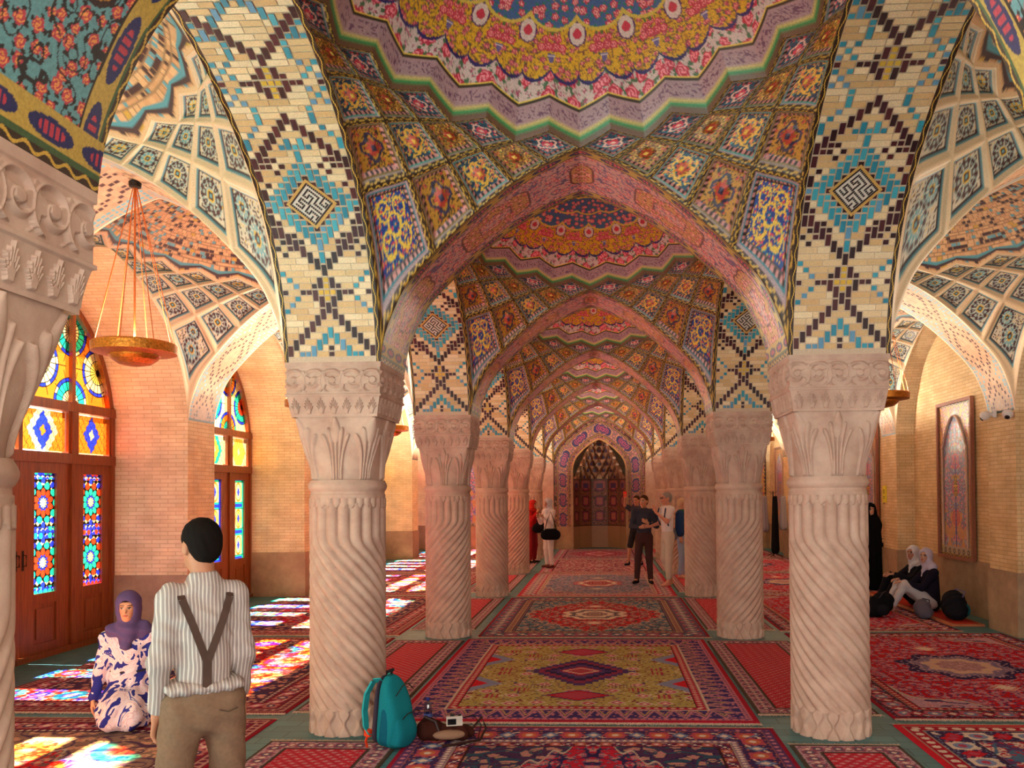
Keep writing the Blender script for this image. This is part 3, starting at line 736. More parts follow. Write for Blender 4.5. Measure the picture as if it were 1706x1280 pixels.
# ================================================ stained glass doors
GR,GB,GG,GC,GY,GO=[np.array(c) for c in ((.55,.035,.008),(.012,.03,.60),(.01,.42,.27),(.60,.52,.24),(.58,.40,.05),(.60,.14,.01))]
LEAD=np.array((.004,.003,.003))
def glass_grid(name,y0,y1,zf0,zf1,ny,nz,paint,parent):
    y=np.linspace(y0,y1,ny); t=np.linspace(0,1,nz); Yg,Tg=np.meshgrid(y,t,indexing='ij')
    z0=np.array([zf0(a) for a in y])[:,None]; z1=np.array([zf1(a) for a in y])[:,None]; Z=z0+(z1-z0)*Tg
    C=paint(Yg,Z); V=np.stack([np.zeros_like(Yg),Yg,Z],-1).reshape(-1,3)
    return mk(name,V,gridf(ny,nz),M['glass'],parent,vcol=C.reshape(-1,3),smooth=False)
def rosettes(inner,outer,c0):
    def f(Y,Z):
        C=solid(Y,LEAD); y=Y-c0; zz=Z-.72
        k=np.round((zz-.34)/.68); cz=.34+k*.68; dz=zz-cz; r=np.hypot(y,dz); a=np.arctan2(y,dz)
        n=10
        st,_,dx,dy=worley(y+5,zz,.075,3,.1); put(C,(np.abs(dx)+np.abs(dy)<.42)&(r>.2),GC)
        def ring(rc,h,wd,col,sh=0):
            u=((a/(2*PI)*n+sh)%1-.5)*2*PI/n*rc; dr=(r-rc); w_=wd*np.clip(1-.35*dr/h,.4,1.6)
            put(C,(dr/h)**2+(u/w_)**2<1,col)
        far=np.abs(dz)>.27
        d,rr,dx,dy=worley(y+.03,zz,.066,8,.1)
        put(C,far&(d<.46),np.where((rr>.5)[...,None],GB,GR)[far&(d<.46)] if False else GB)
        d2,rr2,_,_=worley(y,zz+.033,.08,2,.1); put(C,far&(d2<.40)&(rr2>.5),GG if inner is GR else GR)
        ring(.255,.036,.030,GB,.5); ring(.205,.042,.042,outer,0); ring(.125,.045,.034,inner,.5); ring(.072,.018,.014,GB,0)
        put(C,r<.045,GC); put(C,(r<.06)&(np.cos(a*n)>.2),GC)
        return C
    return f
def diamonds(c0,frame):
    def f(Y,Z):
        C=solid(Y,GC); y=Y-c0; zz=(Z-.72)
        k=np.floor(zz/.46); dz=(zz%.46)-.23
        put(C,(np.abs(y)/.10+np.abs(dz)/.17<1),GY); put(C,(np.abs(y)/.10+np.abs(dz)/.17<.93)&((k%2)==0),GC)
        put(C,np.abs(np.hypot(y/.11,dz/.15)-1)<.1,GO); put(C,(np.abs(y)/.05+np.abs(dz)/.09<1),np.array((.02,.05,.6))); put(C,np.abs(dz)>.17,GG); put(C,(np.abs(dz)>.20),GB)
        put(C,np.abs(y)>.14,frame); put(C,(np.abs(np.abs(y)-.14)<.004)|(np.abs(np.abs(dz)-.17)<.004)|(np.abs(np.abs(y)/.05+np.abs(dz)/.09-1)<.06),LEAD)
        return C
    return f
def lozenge(pal,c0):
    def f(Y,Z):
        p=(Y-c0)/.105; q=(Z-2.57)/.155; p=p+.10*np.sin(4*PI*q); q=q+.0*p
        u=p+q; v=p-q; iu=np.floor(u+.5); iv=np.floor(v+.5); px=(iu+iv)/2; qx=(iu-iv)/2; d=np.abs(px)+np.abs(qx)*1.0
        C=np.where((d<.6)[...,None],pal[0],np.where((d<1.6)[...,None],pal[1],np.where((d<2.6)[...,None],pal[2],pal[3]))).copy()
        e=np.minimum(.5-np.abs(u-iu),.5-np.abs(v-iv)); put(C,e<.035,LEAD); return C
    return f
def fans(pals):
    def f(Y,Z):
        best=np.full(Y.shape,9.); A=np.zeros(Y.shape); K=np.zeros(Y.shape); y=np.abs(Y)
        for i in range(-3,4):
            for j in range(-1,4):
                cy_=.88+i*.52; cz=2.93+j*.86+(.43 if i%2 else 0)
                dy,dz=y-cy_,Z-cz; r=np.hypot(dy,dz); m=r<best; best=np.where(m,r,best); A=np.where(m,np.arctan2(dz,dy),A); K=np.where(m,i%2,K)
        p=pals; r=best; C=solid(Y,p[2]); n=np.where(r<.30,20,10); u=(A/(2*PI)*n)%1; sec=np.floor(A/(2*PI)*n)
        put(C,(r<.30),p[3]); put(C,(r<.30)&(sec%4==0),p[0]); put(C,(K==0)&(r<.255),p[1]); put(C,(K==1)&(r<.255),p[0]); put(C,(K==0)&(r<.15),p[0]); put(C,(K==1)&(r<.14),p[4])
        e=np.minimum(u,1-u)*2*PI/n*np.maximum(r,.03); put(C,e<.0055,LEAD)
        for rr in (.15,.255,.30): put(C,(np.abs(r-rr)<.006),LEAD)
        return C
    return f
def bar(b,y0,y1,z0,z1,x=.04): b.box(-x,x,y0,y1,z0,z1)
def make_door(kind):
    e=empty('door'); W=S/2-HW-.005
    post=.88
    b=MB()
    for y in (-post,post): bar(b,y-.05,y+.05,0,2.95+0,.06)
    for y in (-W+.03,W-.03): bar(b,y-.03,y+.03,0,2.95,.06)
    bar(b,-W,W,2.20,2.32,.07); bar(b,-W,W,2.82,2.93,.075)
    fr=b.build('door_frame',M['wood'],e); bevel(fr,.008)
    # mullions and arched head
    b=MB()
    zt=lambda y: float(zL(abs(y)/(S/2-HW)))
    for y in (-post,post,): bar(b,y-.03,y+.03,2.9,zt(y)-.02,.045)
    n=120; s_=np.sin(np.linspace(-PI/2,PI/2,n+1)); ys=s_*W; zs=[zt(y) for y in ys]
    P=[]
    for i in range(n+1):
        y,z=ys[i],zs[i]; ty=ys[min(i+1,n)]-ys[max(i-1,0)]; tz=zs[min(i+1,n)]-zs[max(i-1,0)]; q=math.hypot(ty,tz); ny,nz=tz/q,-ty/q
        z=max(z,2.9); P.append(((y,z),(y+ny*.08,max(z+nz*.08,2.9))))
    for i in range(n):
        (a,b_),(c,d)=(P[i],P[i+1])
        for xx in (-.05,.05):
            q=[(xx,a[0],a[1]),(xx,c[0],c[1]),(xx,d[0],d[1]),(xx,b_[0],b_[1])]; b.poly(q if xx>0 else q[::-1])
        b.poly([(-.05,b_[0],b_[1]),(-.05,d[0],d[1]),(.05,d[0],d[1]),(.05,b_[0],b_[1])])
    b.build('arched_head',M['wood'],e)
    pals=(GC,GG,GO,GB,GY) if kind==0 else (GG,GO,GC,GB,GR)
    glass_grid('arched_light',-W+.03,W-.03,lambda y:2.92,lambda y:max(zt(y)-.05,2.921),620,260,fans(pals),e)
    for i,(a,c,pl_) in enumerate(((-W+.09,-post-.1,(GB,GO,GC,GG)),(-post+.1,-.02,(GC,GB,GO,GC)),(.02,post-.1,(GO,GB,GC,GO)),(post+.1,W-.09,(GC,GB,GO,GO)))):
        pl_=pl_ if kind==0 else (GC,GY,GY if i%2 else GG,GC)
        glass_grid('lozenge_light',a,c,lambda y:2.34,lambda y:2.80,90,60,lozenge(pl_,(a+c)/2),e)
    b=MB(); bar(b,-.03,.03,2.3,2.84,.04); bar(b,-W,W,0,.06,.09)
    for y in (-W+.03,-post-.09,-post+.05,post-.09,post+.05,W-.09): bar(b,y,y+.05,2.3,2.84,.04)
    b.build('lozenge_frame',M['wood'],e)
    for k,(a,c) in enumerate(((-W+.06,-post-.05),(-post+.05,-.003),(.003,post-.05),(post+.05,W-.06))):
        b=MB(); cx=(a+c)/2; gw=.185
        bar(b,a,cx-gw,0.04,2.2,.03); bar(b,cx+gw,c,0.04,2.2,.03); bar(b,cx-gw,cx+gw,2.08,2.2,.03); bar(b,cx-gw,cx+gw,.60,.72,.03)
        bar(b,cx-gw,cx+gw,.04,.16,.03); b.box(-.012,.012,cx-gw,cx+gw,.16,.60); b.box(-.025,.025,cx-gw+.05,cx+gw-.05,.21,.55)
        lf=b.build('door_leaf',M['wood'],e); bevel(lf,.006)
        if kind==0: pf=rosettes(*((GR,GG) if k in(1,2) else (GG,GR)),cx)
        else: pf=diamonds(cx,(GB,GG,GB,GG)[k])
        glass_grid('leaf_light',cx-gw,cx+gw,lambda y:.72,lambda y:2.08,75,280,pf,lf)
        if k in (1,2):
            b=MB(); sy=c-.05 if k==1 else a+.05; b.tube([(.03,sy,1.05),(.07,sy,1.05),(.07,sy,1.17),(.03,sy,1.17)],.008); b.box(.028,.034,sy-.015,sy+.015,1.0,1.22); b.build('handle',M['iron'],lf)
    return e
XD=-6.22
dp={0:make_door(0),1:make_door(1)}; du=set()
for i,bb in enumerate(range(-1,5)):
    k=bb%2
    e=dp[k] if k not in du else copy_tree(dp[k]); du.add(k)
    e.name='door_%d'%(i+1); e.location=(XD,(bb+.5)*S+.22,0); e['kind']='structure'
# ================================================ end wall with the prayer niche
YB=20.22
def arch_outline(hwid,zs,za,n,z0=0.):
    """points from left foot up, over a pointed arch, to the right foot, equally many on jamb and arch"""
    f=pchip([0,.16,.325,.51,.725,.87,.95,.985,1],[1,.94,.853,.72,.527,.367,.207,.1,0])
    a=[(-hwid,z0+(zs-z0)*i/(n//3)) for i in range(n//3)]
    s=-np.cos(np.linspace(0,PI,n)); c=[(hwid*v,zs+(za-zs)*float(f(abs(v)))) for v in s]
    d=[(hwid,zs-(zs-z0)*i/(n//3)) for i in range(1,n//3+1)]
    return np.array(a+c+d)
inn=arch_outline(.85,2.62,3.55,90); out=arch_outline(1.52,2.79,4.33,90)
def niche_wall_paint(S_,T_,X,Z,L):
    C=solid(T_,hx('#a07a58')); 
    floral(C,L,T_*.7,.11,hx('#9a4058'),hx('#c89a70'),hx('#3a3a66'),4,.36); scroll(C,L,T_*.7,.2,hx('#5a3a30'),.07,5)
    b=(T_>.26)&(T_<.74); put(C,b,hx('#8a6a58')); B=solid(T_,hx('#8d6d5c')); floral(B,L,T_*.7,.09,hx('#b05060'),hx('#d0a080'),hx('#4a4a7a'),6,.36); C[b]=B[b]
    u=(L/.62%1-.5); r=np.hypot(u*.62/.25,(T_-.5)*.7/.13)*(1+.1*np.cos(6*np.arctan2(T_-.5,u))); put(C,b&(r<1.1),hx('#c08a60')); m=b&(r<1); put(C,m,hx('#3c3560')); put(C,b&(r<.75)&(np.cos(r*30)>0),hx('#b0506a'))
    for t0 in (.06,.2,.26,.74,.8,.94): put(C,np.abs(T_-t0)<.012,hx('#2c1c1c'))
    for t0 in (.03,.23,.77,.97): put(C,(np.abs(T_-t0)<.022),hx('#c09050'))
    return C
nt_=40; L=np.concatenate([[0],np.cumsum(np.hypot(*np.diff(inn,axis=0).T))])
T_=np.linspace(0,1,nt_)[None,:]*np.ones((len(inn),1)); P=inn[:,None,:]*(1-T_[...,None])+out[:,None,:]*T_[...,None]
Lg=np.repeat(L[:,None],nt_,1)
# finer sampling along the outline
idx=np.linspace(0,len(inn)-1,520); fi=np.floor(idx).astype(int).clip(0,len(inn)-2); fr=(idx-fi)[:,None,None]
P=P[fi]*(1-fr)+P[fi+1]*fr; Lg=L[fi][:,None]*(1-fr[:,:,0])+L[fi+1][:,None]*fr[:,:,0]; Lg=np.repeat(Lg,nt_,1) if Lg.shape[1]==1 else Lg
T_=np.linspace(0,1,nt_)[None,:]*np.ones((520,1))
C=niche_wall_paint(None,T_,P[...,0],P[...,1],Lg); put(C,P[...,1]<.73,hx('#9c7c62'))
V=np.stack([P[...,0],np.full(P.shape[:2],YB),P[...,1]],-1).reshape(-1,3)
struct(mk('wall_back',V,gridf(520,nt_,flip=True),M['tile'],None,vcol=C.reshape(-1,3),smooth=False))
# recess: half octagon of tiled panels, stalactite vault over it
plan=np.array([(-.85,0),(-.66,.48),(-.27,.85),(.27,.85),(.66,.48),(.85,0)])
def plan_pt(u,sc): # u 0..1
    L=np.concatenate([[0],np.cumsum(np.hypot(*np.diff(plan,axis=0).T))]); L/=L[-1]
    x=np.interp(u,L,plan[:,0]); y=np.interp(u,L,plan[:,1]); return x*sc,y*sc
u,z=np.meshgrid(np.linspace(0,1,260),np.linspace(0,2.3,190),indexing='ij'); x,y=plan_pt(u,1.)
C=solid(u,hx('#8a5c3c')); L=u*2.7; floral(C,L,z,.10,hx('#7a3048'),hx('#b0805a'),hx('#2f2f55'),4,.36); scroll(C,L,z,.18,hx('#4a2a22'),.07,5)
pu=(u*5%1-.5); pn=np.floor(u*5); zz=((z-.8)/.5%1-.5); r=np.hypot(pu/.28,zz/.38)*(1+.12*np.cos(4*np.arctan2(zz,pu))); up=z>.76
put(C,up&(r<1.08)&(np.abs(pu)<.4),hx('#241a2c')); put(C,up&(r<.9),hx('#8a3c54')); put(C,up&(r<.6)&(np.cos(r*25)>0),hx('#c08060'))
put(C,np.abs(pu)>.44,hx('#2a1e2a')); put(C,np.abs(pu)>.47,hx('#7a5a3a')); put(C,z<.73,hx('#a07c60')); put(C,(z>.73)&(z<.76),hx('#3a2a22'))
z2=(z>1.98); put(C,z2,hx('#5a3c34')); put(C,z2&(np.abs(pu)<.36)&(z<2.24-.2*pu**2),hx('#9a5c58')); put(C,z2&(np.abs(pu)<.22)&(z<2.15),hx('#4a3a68'))
struct(mk('wall_back_niche',np.stack([x,YB+y,z],-1).reshape(-1,3),gridf(260,190,flip=True),M['tile'],None,vcol=C.reshape(-1,3),smooth=False))
V=[];F_=[];Cc=[];off=0
for tier in range(6):
    n=9-tier if tier<5 else 3; z0=2.28+tier*.215; sc0=1-.12*tier; sc1=1-.12*(tier+1)
    for i in range(n):
        a,b_=i/n,(i+1)/n
        uu,vv=np.meshgrid(np.linspace(0,1,15),np.linspace(0,1,15),indexing='ij')
        x0,y0=plan_pt(a+(b_-a)*uu,sc0); x1,y1=plan_pt(a+(b_-a)*uu,sc1)
        arch=1-np.abs(uu-.5)*2; k=np.clip((vv-arch**.6*.85)/.2,0,1)  # outside of the small arch comes forward
        k=np.where(arch<.06,1,k); k=np.maximum(k,np.clip((vv-.85)/.15,0,1))
        x=x0*(1-k)+x1*k; y=y0*(1-k)+y1*k; bulge=np.sin(uu*PI)*(1-k)*.05
        y=y+bulge; z=z0+vv*.225
        V.append(np.stack([x,YB+y,z],-1).reshape(-1,3)); F_.append(gridf(15,15,off=off,flip=True)); off+=225
        c=np.array(hx(('#8a5a44','#7a4a3c','#96664c')[(i+tier)%3])); C=solid(uu,c); put(C,(k>.3),hx('#a37c5c')); put(C,(k<.1)&(np.hypot(uu-.5,vv-.35)<.22),hx('#3a2a50')); Cc.append(C.reshape(-1,3))
struct(mk('wall_back_stalactites',np.concatenate(V),np.concatenate(F_),M['tile'],None,vcol=np.concatenate(Cc),smooth=False))
b=MB(); b.box(-.95,.95,YB+.88,YB+1,0,4.4); b.box(-1.0,1.0,YB+.06,YB+.9,3.66,4.4); b.box(-1.1,-.88,YB+.06,YB+1,0,4.4); b.box(.88,1.1,YB+.06,YB+1,0,4.4); b.box(-7,7,YB+1,YB+1.2,0,5.6); struct(b.build('wall_back_core_light_seal',M['brick']))  # wall core, plus boxes added over and beside the niche against light leaks
b=MB()
for sd in (-1,1):
    b.box(min(sd*.85,sd*1.55),max(sd*.85,sd*1.55),YB-.03,YB+.05,0,.73)
    b.box(min(sd*.85,sd*.93),max(sd*.85,sd*.93),YB-.05,YB+.05,0,2.6)
struct(bevel(b.build('baseboard_back',M['dado']),.01))
# tiled end walls of the two side aisles
def panel_paint(w_,h_,seed,g='#6f6f9a'):
    def f(Y,Z):
        C=solid(Y,hx('#c98f3c')); X=np.abs(Y); e=np.minimum(w_/2-X,np.minimum(Z,h_-Z))
        floral(C,X,Z,.10,hx('#a84858'),hx('#e0b080'),hx('#4a6a5a'),seed,.33)
        zs=h_*.74; za=h_*.93; s=np.clip(X/(w_*.36),0,1); zt_=zs+(za-zs)*(1-s**1.6)*1.0; ins=(X<w_*.36)&(Z<zt_)&(Z>.14)
        put(C,(X<w_*.40)&(Z<zt_+.06)&(Z>.12),hx('#a99a8a')); B=solid(Y,hx(g)); 
        floral(B,X,Z,.085,hx('#c0486a'),hx('#e8a8b0'),hx('#4f6f86'),seed+3,.35); scroll(B,X,Z,.16,hx('#8fa6c0'),.06,seed); scroll(B,X,Z,.11,hx('#b9883a'),.05,seed+4)
        C[ins]=B[ins]; lo=(Z<h_*.3)&ins&(noise(X,Z,.12,seed)>.5); put(C,lo,hx('#c9913c'),.7)
        for zc in (.25,.45,.62): 
            r=np.hypot(X/.13,(Z-h_*zc)/.12); put(C,ins&(r<1)&(np.cos(r*14)>-.2),hx('#b8365a'))
        put(C,ins&(abs(X)<.02)&(Z<h_*.66),hx('#3a4a8a')); put(C,(Z<.12)&(Z>.02),hx('#a89a80')); u=(Y/.16%1-.5); put(C,(Z<.11)&(Z>.03)&(np.abs(np.hypot(u*.16,(Z-.07))-.03)<.01),hx('#3a3430'))
        rope(C,e<.03,Z*50+X*50,(e-.015)/.015)
        # inscription cartouche
        m=(X<.065)&(Z>h_*.39)&(Z<h_*.53); put(C,m,hx('#2a2018')); q=m&(np.sin(Y*160+3*np.sin(Z*90))+np.sin(Z*120+2*np.sin(Y*120))>.35); put(C,q,hx('#e0b030')); put(C,m&(np.abs(Z-h_*.46)<.006),hx('#e0b030'))
        return C
    return f
def tile_panel(name,w_,h_,res,seed,parent,g='#6f6f9a'):
    ny,nz=int(w_/res),int(h_/res); y,z=np.meshgrid(np.linspace(-w_/2,w_/2,ny),np.linspace(0,h_,nz),indexing='ij')
    C=panel_paint(w_,h_,seed,g)(y,z); V=np.stack([np.zeros_like(y),y,z],-1).reshape(-1,3)
    return mk(name,V,gridf(ny,nz,flip=True),M['tile'],parent,vcol=C.reshape(-1,3),smooth=False)
for sd in (-1,1):
    y,z=np.meshgrid(np.linspace(-1.62,1.62,150),np.linspace(.74,5,200),indexing='ij'); C=panel_paint(3.2,4.6,5,'#6a64a8')(y,z-.74)
    o=mk('wall_back',np.stack([y+sd*3.75,np.full(y.shape,YB+.02),z],-1).reshape(-1,3),gridf(150,200,flip=True),M['tile'],None,vcol=C.reshape(-1,3),smooth=False); struct(o)
    b=MB(); b.box(sd*3.75-1.6,sd*3.75+1.6,YB-.02,YB+.3,0,.76); b.box(sd*3.75-1.7,sd*3.75+1.7,YB+.1,YB+.3,.7,5.5); struct(b.build('baseboard_back',M['dado']))
# floral panels in the east niches
PANL={0:'tall floral tile panel in the niche behind the two seated women',1:'floral tile panel just past the big east column',-1:'floral tile panel of the nearest east niche',2:'floral tile panel of the east niche second beyond the seated women',3:'floral tile panel of the east niche behind the coat stand',4:'floral tile panel in the last east niche'}
fp=None
def panel_thing():
    e=empty('tile_panel'); o=tile_panel('painted_tiles',1.12,2.3,.008,21,e)
    b=MB(); w2=.56
    for y0,y1,z0,z1 in ((-w2-.05,-w2,-.05,2.35),(w2,w2+.05,-.05,2.35),(-w2,w2,2.3,2.35),(-w2,w2,-.05,0)): b.box(-.035,.02,y0,y1,z0,z1)
    bevel(b.build('stone_frame',flat('red_stone','#8f5c4a',.6),e),.008)
    # raised pointed moulding
    b=MB(); pts=[(-.02,-.42,.14),(-.02,-.42,1.62)]+[(-.02,-.42+.42*i/10,1.62+.5*math.sin(i/10*PI/2)**.9) for i in range(1,11)]
    pts+= [(p[0],-p[1],p[2]) for p in pts[-2::-1]]; b.tube(pts,.018,6); b.build('pointed_moulding',M['stone'],e,smooth=True); return e
fp=panel_thing()
for bb in range(0,5):
    e=fp if bb==0 else copy_tree(fp)
    e.location=(5.455,(bb+.5)*S+.15,.82)
    if bb==0: 
        pass
    tag(e,PANL[{0:-1,1:0,2:1,3:2,4:3}[bb]] ,'tile panel','floral tile panels along the east wall','thing')

# ================================================ carpets
def cm(s): return hx(s)
RED,DRED,NAVY,PURP,CREAM,GOLD,PINK,GREYB,TEALC,BRN=[cm(c) for c in ('#c01c2c','#8a1428','#2a2350','#4a3468','#d8c4b4','#b39a52','#c4788a','#7d7a94','#3d7a8a','#5a2c2c')]
def b_solid(c): return lambda C,m,p,q,wd: put(C,m,c)
def b_guard(c,d,per=.06):
    def f(C,m,p,q,wd):
        put(C,m,c); u=(p/per)%1-.5; put(C,m&(np.hypot(u*per,(q-.5)*wd)<wd*.26),d); put(C,m&((q<.08)|(q>.92)),d*.5)
    return f
def b_vine(c,cols,per=.30):
    def f(C,m,p,q,wd):
        put(C,m,c); v=(q-.5)
        put(C,m&(np.abs(v-.28*np.sin(p*2*PI/per))<.05),cols[1])
        u=((p/per)%1-.5); k=np.floor(p/per)
        r=np.hypot(u*per/(wd*.40),v/.40); a=np.arctan2(v,u); put(C,m&(r<1+.12*np.cos(6*a)),cols[0]); put(C,m&(r<.62),cols[2]); put(C,m&(r<.3),cols[1])
        u2=(((p+per/2)/per)%1-.5); r2=(np.abs(u2*per)/(wd*.30)+np.abs(v)/.36); put(C,m&(r2<1),cols[3]); put(C,m&(r2<.5),cols[1])
        d,rr,_,_=worley(p,v*wd,.045,4); put(C,m&(d<.2)&(r>1.1)&(r2>1.1),cols[2])
    return f
def b_zig(c,cols,per=.16):
    def f(C,m,p,q,wd):
        put(C,m,c); tri=np.abs((p/per)%1-.5)*2
        put(C,m&(np.abs(tri-q)<.13),cols[0]); put(C,m&(np.abs(tri-q+.33)<.07),cols[1]); d,r,_,_=worley(p,q*wd,.05,6); put(C,m&(d<.25)&(r>.4),cols[2])
    return f
def diamond(C,x,y,cx,cy_,rx,ry,cols,step=.06):
    X=np.abs(x-cx); Y=np.abs(y-cy_); Xs=np.floor(X/step)*step; r=Xs/rx+Y/ry
    for k,c in enumerate(cols): put(C,r<1-k*.16,c)
    return r
def field_floral(g,pal,cell=.11,seed=1):
    def f(C,m,x,y,w_,l_):
        put(C,m,g); X,Y=np.abs(x),np.abs(y); B=solid(x,g); floral(B,X,Y,cell,pal[0],pal[1],pal[2],seed,.36); scroll(B,X,Y,cell*2,pal[2],.07,seed+2); floral(B,X+.03,Y+.02,cell*.5,pal[3],pal[1],None,seed+7,.26); C[m]=B[m]
    return f
def F_gold(C,m,x,y,w_,l_):
    g=cm('#a8985c'); B=solid(x,g); X,Y=np.abs(x),np.abs(y)
    B*= (1+.1*(noise(X,Y,.2,3)-.5))[...,None]
    gx=np.floor(X/.022)*.022; gy=np.floor(Y/.022)*.022
    h=hsh(gx*45.4,gy*45.4,3); put(B,h>.90,cm('#7a3040')); put(B,(h>.84)&(h<.88),cm('#4a4468')); put(B,(h>.80)&(h<.83),cm('#cdbfa0')); put(B,(h>.76)&(h<.785),cm('#8a6a34'))
    d,r,dx,dy=worley(X,Y,.23,5,.5); s_=np.abs(dx)+np.abs(dy); put(B,(s_<.34)&(r>.45),cm('#c9b8b0')); put(B,(s_<.25)&(r>.45),cm('#b0344e')); put(B,(s_<.12)&(r>.45),cm('#d8c8b8')); put(B,(np.abs(dx)<.3)&(np.abs(dy)<.3)&(r<.2)&((np.floor(gx/.022)%2)==0),cm('#a03848'))
    diamond(B,X,Y,0,0,.50,.60,[PURP,cm('#8a3050'),NAVY,PURP*1.2,cm('#8a3050')]); diamond(B,X,Y,0,0,.20,.17,[RED,CREAM,cm('#a84050')],.03)
    diamond(B,X,Y,0,.98,.30,.2,[PURP,RED,cm('#b04058')],.04); 
    for k in range(7): put(B,(X>.3+k*.035)&(X<.31+k*.035)&(Y>.55)&(Y<.72),cm('#7a5a50'))
    put(B,(X>w_/2-.28+np.abs(Y-.55)*.9)&(Y<.95),cm('#7d86a8')); put(B,(X>w_/2-.14+np.abs(Y-.55)*.9)&(Y<.95),RED)
    C[m]=B[m]
def F_med(g,corner,med,pal,rx=.9,ry=1.3,oval=False):
    def f(C,m,x,y,w_,l_):
        X,Y=np.abs(x),np.abs(y); B=solid(x,corner); floral(B,X,Y,.11,pal[0],pal[1],pal[2],3,.34); scroll(B,X,Y,.2,pal[3],.07,5)
        a=np.arctan2(Y/ry,X/rx); r=np.hypot(X/rx,Y/ry)*(1+.05*np.cos(12*a)) if oval else (X/rx)**1.25+(Y/ry)**1.25+.05*np.sin(X*40)
        put(B,r<1.025,CREAM*.7); G=solid(x,g); floral(G,X,Y,.12,pal[1],pal[0],pal[3],9,.34); floral(G,X+.05,Y,.06,pal[3],pal[1],None,10,.25); scroll(G,X,Y,.25,pal[2],.05,5); mm=r<1.0; B[mm]=G[mm]
        r2=np.hypot(X/(rx*.45),Y/(ry*.34))*(1+.10*np.cos(8*np.arctan2(Y,X)))
        for k,c in enumerate(med): put(B,r2<1-k*.2,c)
        d,q,_,_=worley(X,Y,.06,5); put(B,(r2<.95)&(d<.22),pal[0])
        diamond(B,X,Y,0,ry*.55,.13,.13,[CREAM,g,CREAM],.03)
        C[m]=B[m]
    return f
def F_lattice(C,m,x,y,w_,l_):
    B=solid(x,cm('#b8283a')); c=.085; gx=x/c+.5*(np.floor(y/c/.55)%2); ix=np.abs(gx%1-.5); iy=np.abs((y/c/.55)%1-.5)
    put(B,(ix+iy<.38),cm('#b86a78')); put(B,(ix+iy<.2),cm('#c9a09c')); put(B,(ix+iy<.09),cm('#7a1828')); C[m]=B[m]
def carpet(name,x0,x1,y0,y1,borders,field,label,res=.012,z=.012,cat='carpet',group='patterned carpets laid across the hall floor',fringe=True,rot=0,rip=.003):
    w_,l_=x1-x0,y1-y0; nx,ny=int(w_/res)+1,int(l_/res)+1
    x,y=np.meshgrid(np.linspace(-w_/2,w_/2,nx),np.linspace(-l_/2,l_/2,ny),indexing='ij'); X,Y=np.abs(x),np.abs(y)
    ex,ey=w_/2-X,l_/2-Y; e=np.minimum(ex,ey); p=np.where(ex<ey,Y,X); C=solid(x,DRED); o_=0
    for wd,fn in borders:
        m=(e>=o_)&(e<o_+wd); fn(C,m,p,(e-o_)/wd,wd); o_+=wd
    m=e>=o_; field(C,m,x,y,w_-2*o_,l_-2*o_)
    put(C,(e>o_-.008)&(e<o_+.004),cm('#3a1a20'))
    C*=(1+.22*(noise(x+x0,y*.2+y0,.5,2)-.5)+.16*(noise(x*2+x0,y+y0,.03,5)-.5))[...,None]
    zz=z+rip*np.sin(y*5+x0*3)*np.cos(x*3+y0)*1.0*np.clip(e/.1,0,1)
    edge=(e<res*.6); zz=np.where(edge,0.002,zz)
    V=np.stack([x,y,zz],-1).reshape(-1,3)
    e0=empty(name,((x0+x1)/2,(y0+y1)/2,0),rot); tag(e0,label,cat,group)
    mk('woven_pile',V,gridf(nx,ny),M['carpet'],e0,vcol=C.reshape(-1,3))
    if fringe:
        for s_ in (-1,1):
            b=MB(); b.poly([(-w_/2,s_*l_/2,.008),(w_/2,s_*l_/2,.008),(w_/2,s_*(l_/2+.028),.006),(-w_/2,s_*(l_/2+.028),.006)][::s_],CREAM*.9)
            n=int(w_/.0085)
            for i in range(n):
                a=-w_/2+(i+.5)*w_/n+random.uniform(-.004,.004); t=random.uniform(.03,.055); sx=random.uniform(-.022,.022); q=.003
                b.poly([(a-q,s_*l_/2,.012),(a+q,s_*l_/2,.012),(a+q+sx,s_*(l_/2+t),.004),(a-q+sx,s_*(l_/2+t),.004)][::s_],CREAM*random.uniform(.7,1.05))
            b.build('fringe',M['carpet'],e0)
    return e0
PUR_B=[(.05,b_solid(cm('#a01830'))),(.05,b_guard(PINK*.9,PURP)),(.25,b_zig(cm('#3c3068'),(cm('#b07888'),cm('#c8a060'),PINK))),(.02,b_solid(CREAM*.8)),(.08,b_guard(cm('#a82040'),cm('#c8a090'),.07))]
carpet('carpet',-1.545,1.355,.12,3.74,PUR_B,F_gold,'central carpet with a golden field and violet stepped medallion',.0095,.016)
NB=[(.035,b_solid(cm('#8f1530'))),(.07,b_guard(cm('#5a3a68'),PINK,.08)),(.22,b_vine(cm('#3e2a58'),(cm('#b04858'),CREAM,cm('#c06a48'),cm('#6a7aa0')),.32)),(.06,b_guard(cm('#8a6a80'),CREAM,.05)),(.10,b_vine(cm('#6a2440'),(cm('#b06048'),CREAM,PINK,NAVY),.18))]
carpet('carpet',-1.30,1.42,-4.2,.0,NB,F_med(cm('#b01c34'),cm('#4a2c50'),[NAVY,CREAM,RED],(cm('#b08a70'),cm('#b86a80'),NAVY,cm('#2c4a60')),1.0,1.7),'nearest central carpet, violet flowered border round a red field, under the camera side fringe',.0085,.010)
